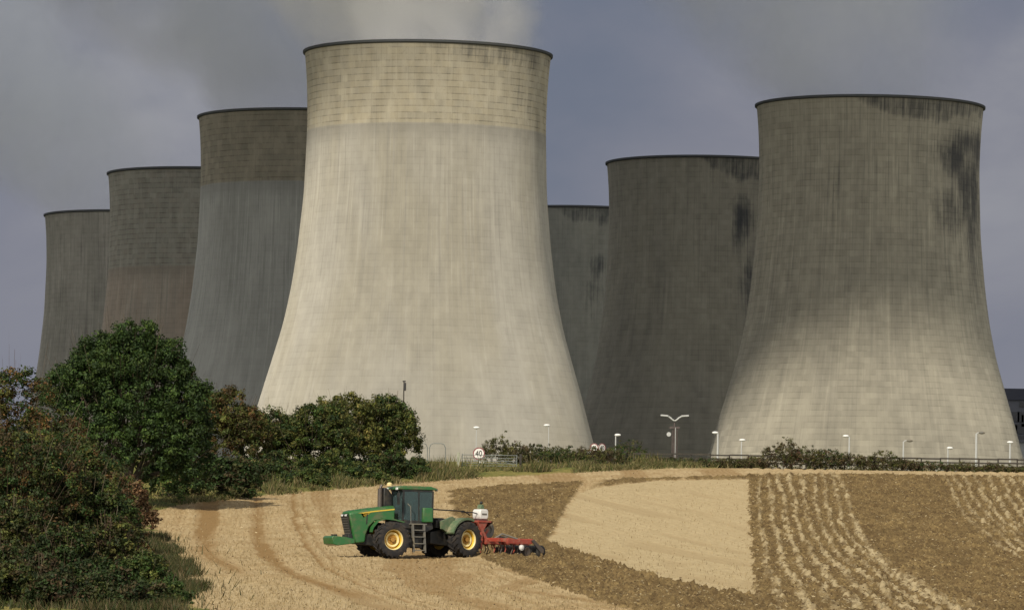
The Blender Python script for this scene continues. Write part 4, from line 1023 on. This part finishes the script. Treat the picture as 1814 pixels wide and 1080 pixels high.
    MB().tube([(-.5, .84, 3.55), (-.4, 1.12, 3.52), (-.38, 1.12, 3.3)], .02).build('mirror_arm', B_, root)
    MB().cyl((-.35, 0, 3.86), (-.35, 0, 3.93), .16, n=14).sphere((-.35, 0, 3.96), .14, 8, (1, 1, .6)).build('gps_globe', MAT['cream'], root)
    MB().cyl((-.75, .6, 3.84), (-.75, .6, 4.1), .015, n=6).build('aerial', B_, root)
    for s in (1, -1):
        MB().box((X0+.28, s*.62, 3.70), (.10, .24, .13)).build('work_light', MAT['lampwhite'], root, .02)
        MB().box((X1-.28, s*.66, 3.68), (.10, .22, .13)).build('rear_work_light', MAT['grey'], root, .02)
    # rear half
    for s in (1, -1):
        arc = []
        for k in range(11):
            t = R(150-k*11.5); arc.append((1.16*math.cos(t)*-1, .95+1.16*math.sin(t)))
        arc = [(1.18*math.cos(R(a)), .95+1.18*math.sin(R(a))) for a in range(18, 122, 8)]
        inn = [(1.12*math.cos(R(a)), .95+1.12*math.sin(R(a))) for a in range(18, 122, 8)]
        MB().prism(arc+[(x-.0, z-.06) for x, z in inn[::-1]], s*.72, s*1.40, MR).build('rear_fender', MAT['fender'], root)
        MB().prism([(1.15, 1.35), (1.45, 1.5), (1.5, 1.9), (.7, 2.18), (.5, 2.1)], s*.72, s*.9, MR).build('fender_bracket', MAT['fender'], root)
    MB().box((.3, 0, 1.85), (1.9, 1.15, .28), MR).box((1.15, 0, 1.98), (.5, 1.0, .2), MR).build('fuel_tank', MAT['black'], root, .05)
    MB().tube([MR @ Vector(p) for p in ((1.9, .3, 2.55), (.9, .45, 2.52), (-.6, .45, 2.5), (-1.2, .3, 2.3))], .035).build('hydraulic_hose', B_, root)
    MB().prism([(-.8, .6), (-.8, 1.6), (-1.25, 1.5), (-1.35, .6)], -.35, .35, MR).build('hitch_block', B_, root, .02)
    for s in (1, -1): MB().tube([MR @ Vector(p) for p in ((-.9, s*.35, .75), (-1.9, s*.42, .72))], .06).build('lower_link', B_, root)
    MB().tube([MR @ Vector(p) for p in ((-1.1, 0, 1.5), (-1.95, 0, 1.5))], .05).build('top_link', MAT['red'], root)
    return root, R0, hd(yawR), yawR
trac, RA, HR, YR = tractor()

def implement():
    yaw = R(42)
    hd = Vector((-math.cos(yaw), -math.sin(yaw), 0))
    O = RA-HR*1.95; O.z = tz(O.x, O.y)
    root = empty('cultivator', O, math.pi+yaw); root.scale = (.96, .97, 1); tag(root, 'red cultivator with a white seed hopper hitched behind the green tractor', 'cultivator')
    RD, S, K_ = MAT['red'], MAT['steel'], MAT['grey']
    # x runs backwards as negative values
    MB().box((-.05, 0, 1.1), (.14, .95, .16)).box((-.05, .4, .9), (.14, .12, .9)).box((-.05, -.4, .9), (.14, .12, .9)).build('headstock', RD, root, .015)
    MB().prism([(.0, 1.9), (.22, 1.9), (-.42, .85), (-1.15, .62), (-1.15, .8), (-.62, .95), (-.25, 1.45), (-.62, 1.95), (-.82, 1.95)], .25, .40).prism([(.0, 1.9), (.22, 1.9), (-.42, .85), (-1.15, .62), (-1.15, .8), (-.62, .95), (-.25, 1.45), (-.62, 1.95), (-.82, 1.95)], -.40, -.25).box((-.3, 0, 1.93), (.95, .9, .10)).build('mast', RD, root, .01)
    for s in (1, -1):
        MB().box((-1.9, s*.55, .84), (3.3, .16, .26)).build('main_beam', RD, root, .01)
        MB().box((-2.1, s*1.38, .88), (1.9, .12, .24)).build('side_beam', RD, root, .01)
    for s in (1, -1):
        MB().tube([(-.9, s*.55, 1.0), (-1.3, s*.8, 1.28), (-2.1, s*1.3, 1.0)], .05).build('hydraulic_ram', K_, root)
    for x in (-.55, -1.3, -2.1, -3.0): MB().box((x, 0, .95), (.14, 2.9, .2)).build('cross_beam', RD, root, .01)
    MB().box((-1.5, .5, 1.06), (.5, .35, .22)).box((-2.35, -.3, 1.08), (.35, .5, .2)).build('bracket_boxes', K_, root, .02)
    for x in (-.75, -1.45, -2.25):
        for k in range(5):
            y = -1.15+k*.56+(.14 if x == -1.45 else 0)
            MB().tube([(x, y, .88), (x-.16, y, .72), (x-.26, y, .45), (x-.12, y, .16), (x+.06, y, -.06)], .032, n=6).build('tine', RD if k % 2 else S, root)
    for k in range(9):
        y = -1.3+k*.325
        MB().lathe([(.001, -.01), (.27, .05), (.285, .05), (.27, .062), (.001, .005)], 24, Matrix.Translation((-2.75, y, .33)) @ Matrix.Rotation(.25, 4, 'Z')).build('disc', S, root)
    rl = MB()
    for k in range(12):
        y = -1.38+k*.25; rl.lathe([(.24, -.07), (.36, -.02), (.36, .02), (.24, .07)], 28, Matrix.Translation((-3.75, y, .36)))
    rl.cyl((-3.75, -1.45, .36), (-3.75, 1.45, .36), .22, n=20); rl.build('packer_roller', MAT['black'], root)
    for s in (1, -1): MB().prism([(-2.9, .95), (-3.1, 1.0), (-3.85, .5), (-3.85, .3), (-3.65, .3)], s*1.46, s*1.52).build('roller_arm', S, root)
    hp = [(-.58, 2.05), (-.66, 2.18), (-.66, 2.48), (-.58, 2.60), (-.10, 2.60), (-.02, 2.48), (-.02, 2.18), (-.10, 2.05)]
    h = MB().prism(hp, -.33, .33).build('seed_hopper', MAT['white'], root, .05)
    MB().prism([(-.5, 2.62), (-.42, 2.86), (-.26, 2.86), (-.18, 2.62)], -.16, .16).build('lid', MAT['fender'], h, .02)
    MB().sphere((-.38, .0, 2.95), .09, 8).build('lid_knob', MAT['black'], h)
    MB().box((-.34, .335, 2.33), (.36, .012, .09)).build('marking_band', MAT['grey'], h)
    MB().box((-.34, 0, 2.01), (.6, .6, .08)).build('hopper_tray', MAT['maroon'], root)
    # raised wheel with pale guard on the far side
    M = Matrix.Translation((-1.75, -.95, 1.50))
    w = MB().lathe([(.001, -.06), (.2, -.06), (.22, .06), (.001, .06)], 24, M).build('land_wheel', K_, root)
    MB().lathe([(.22, -.12), (.40, -.13), (.45, -.08), (.45, .08), (.40, .13), (.22, .12)], 32, M, True).build('tyre', MAT['grey'], w)
    arc = [(-1.75+.50*math.cos(R(a)), 1.5+.50*math.sin(R(a))) for a in range(30, 131, 10)]+[(-1.75+.47*math.cos(R(a)), 1.5+.47*math.sin(R(a))) for a in range(130, 29, -10)]
    MB().prism(arc, -1.12, -.78).build('wheel_guard', MAT['cream'], root)
    MB().prism([(-1.7, 1.5), (-1.2, .9), (-1.1, .95), (-1.6, 1.58)], -.80, -.74).build('wheel_arm', RD, root)
    MB().cyl((-2.2, 1.42, .55), (-2.2, 1.50, .55), .16, n=18).sphere((-2.2, 1.50, .55), .13, 8, (1, .4, 1)).build('side_reflector', MAT['white'], root)
    MB().tube([(0, .1, 2.35), (.4, .1, 2.42), (1.2, .1, 2.4)], .03).build('feed_hose', MAT['black'], root)
implement()
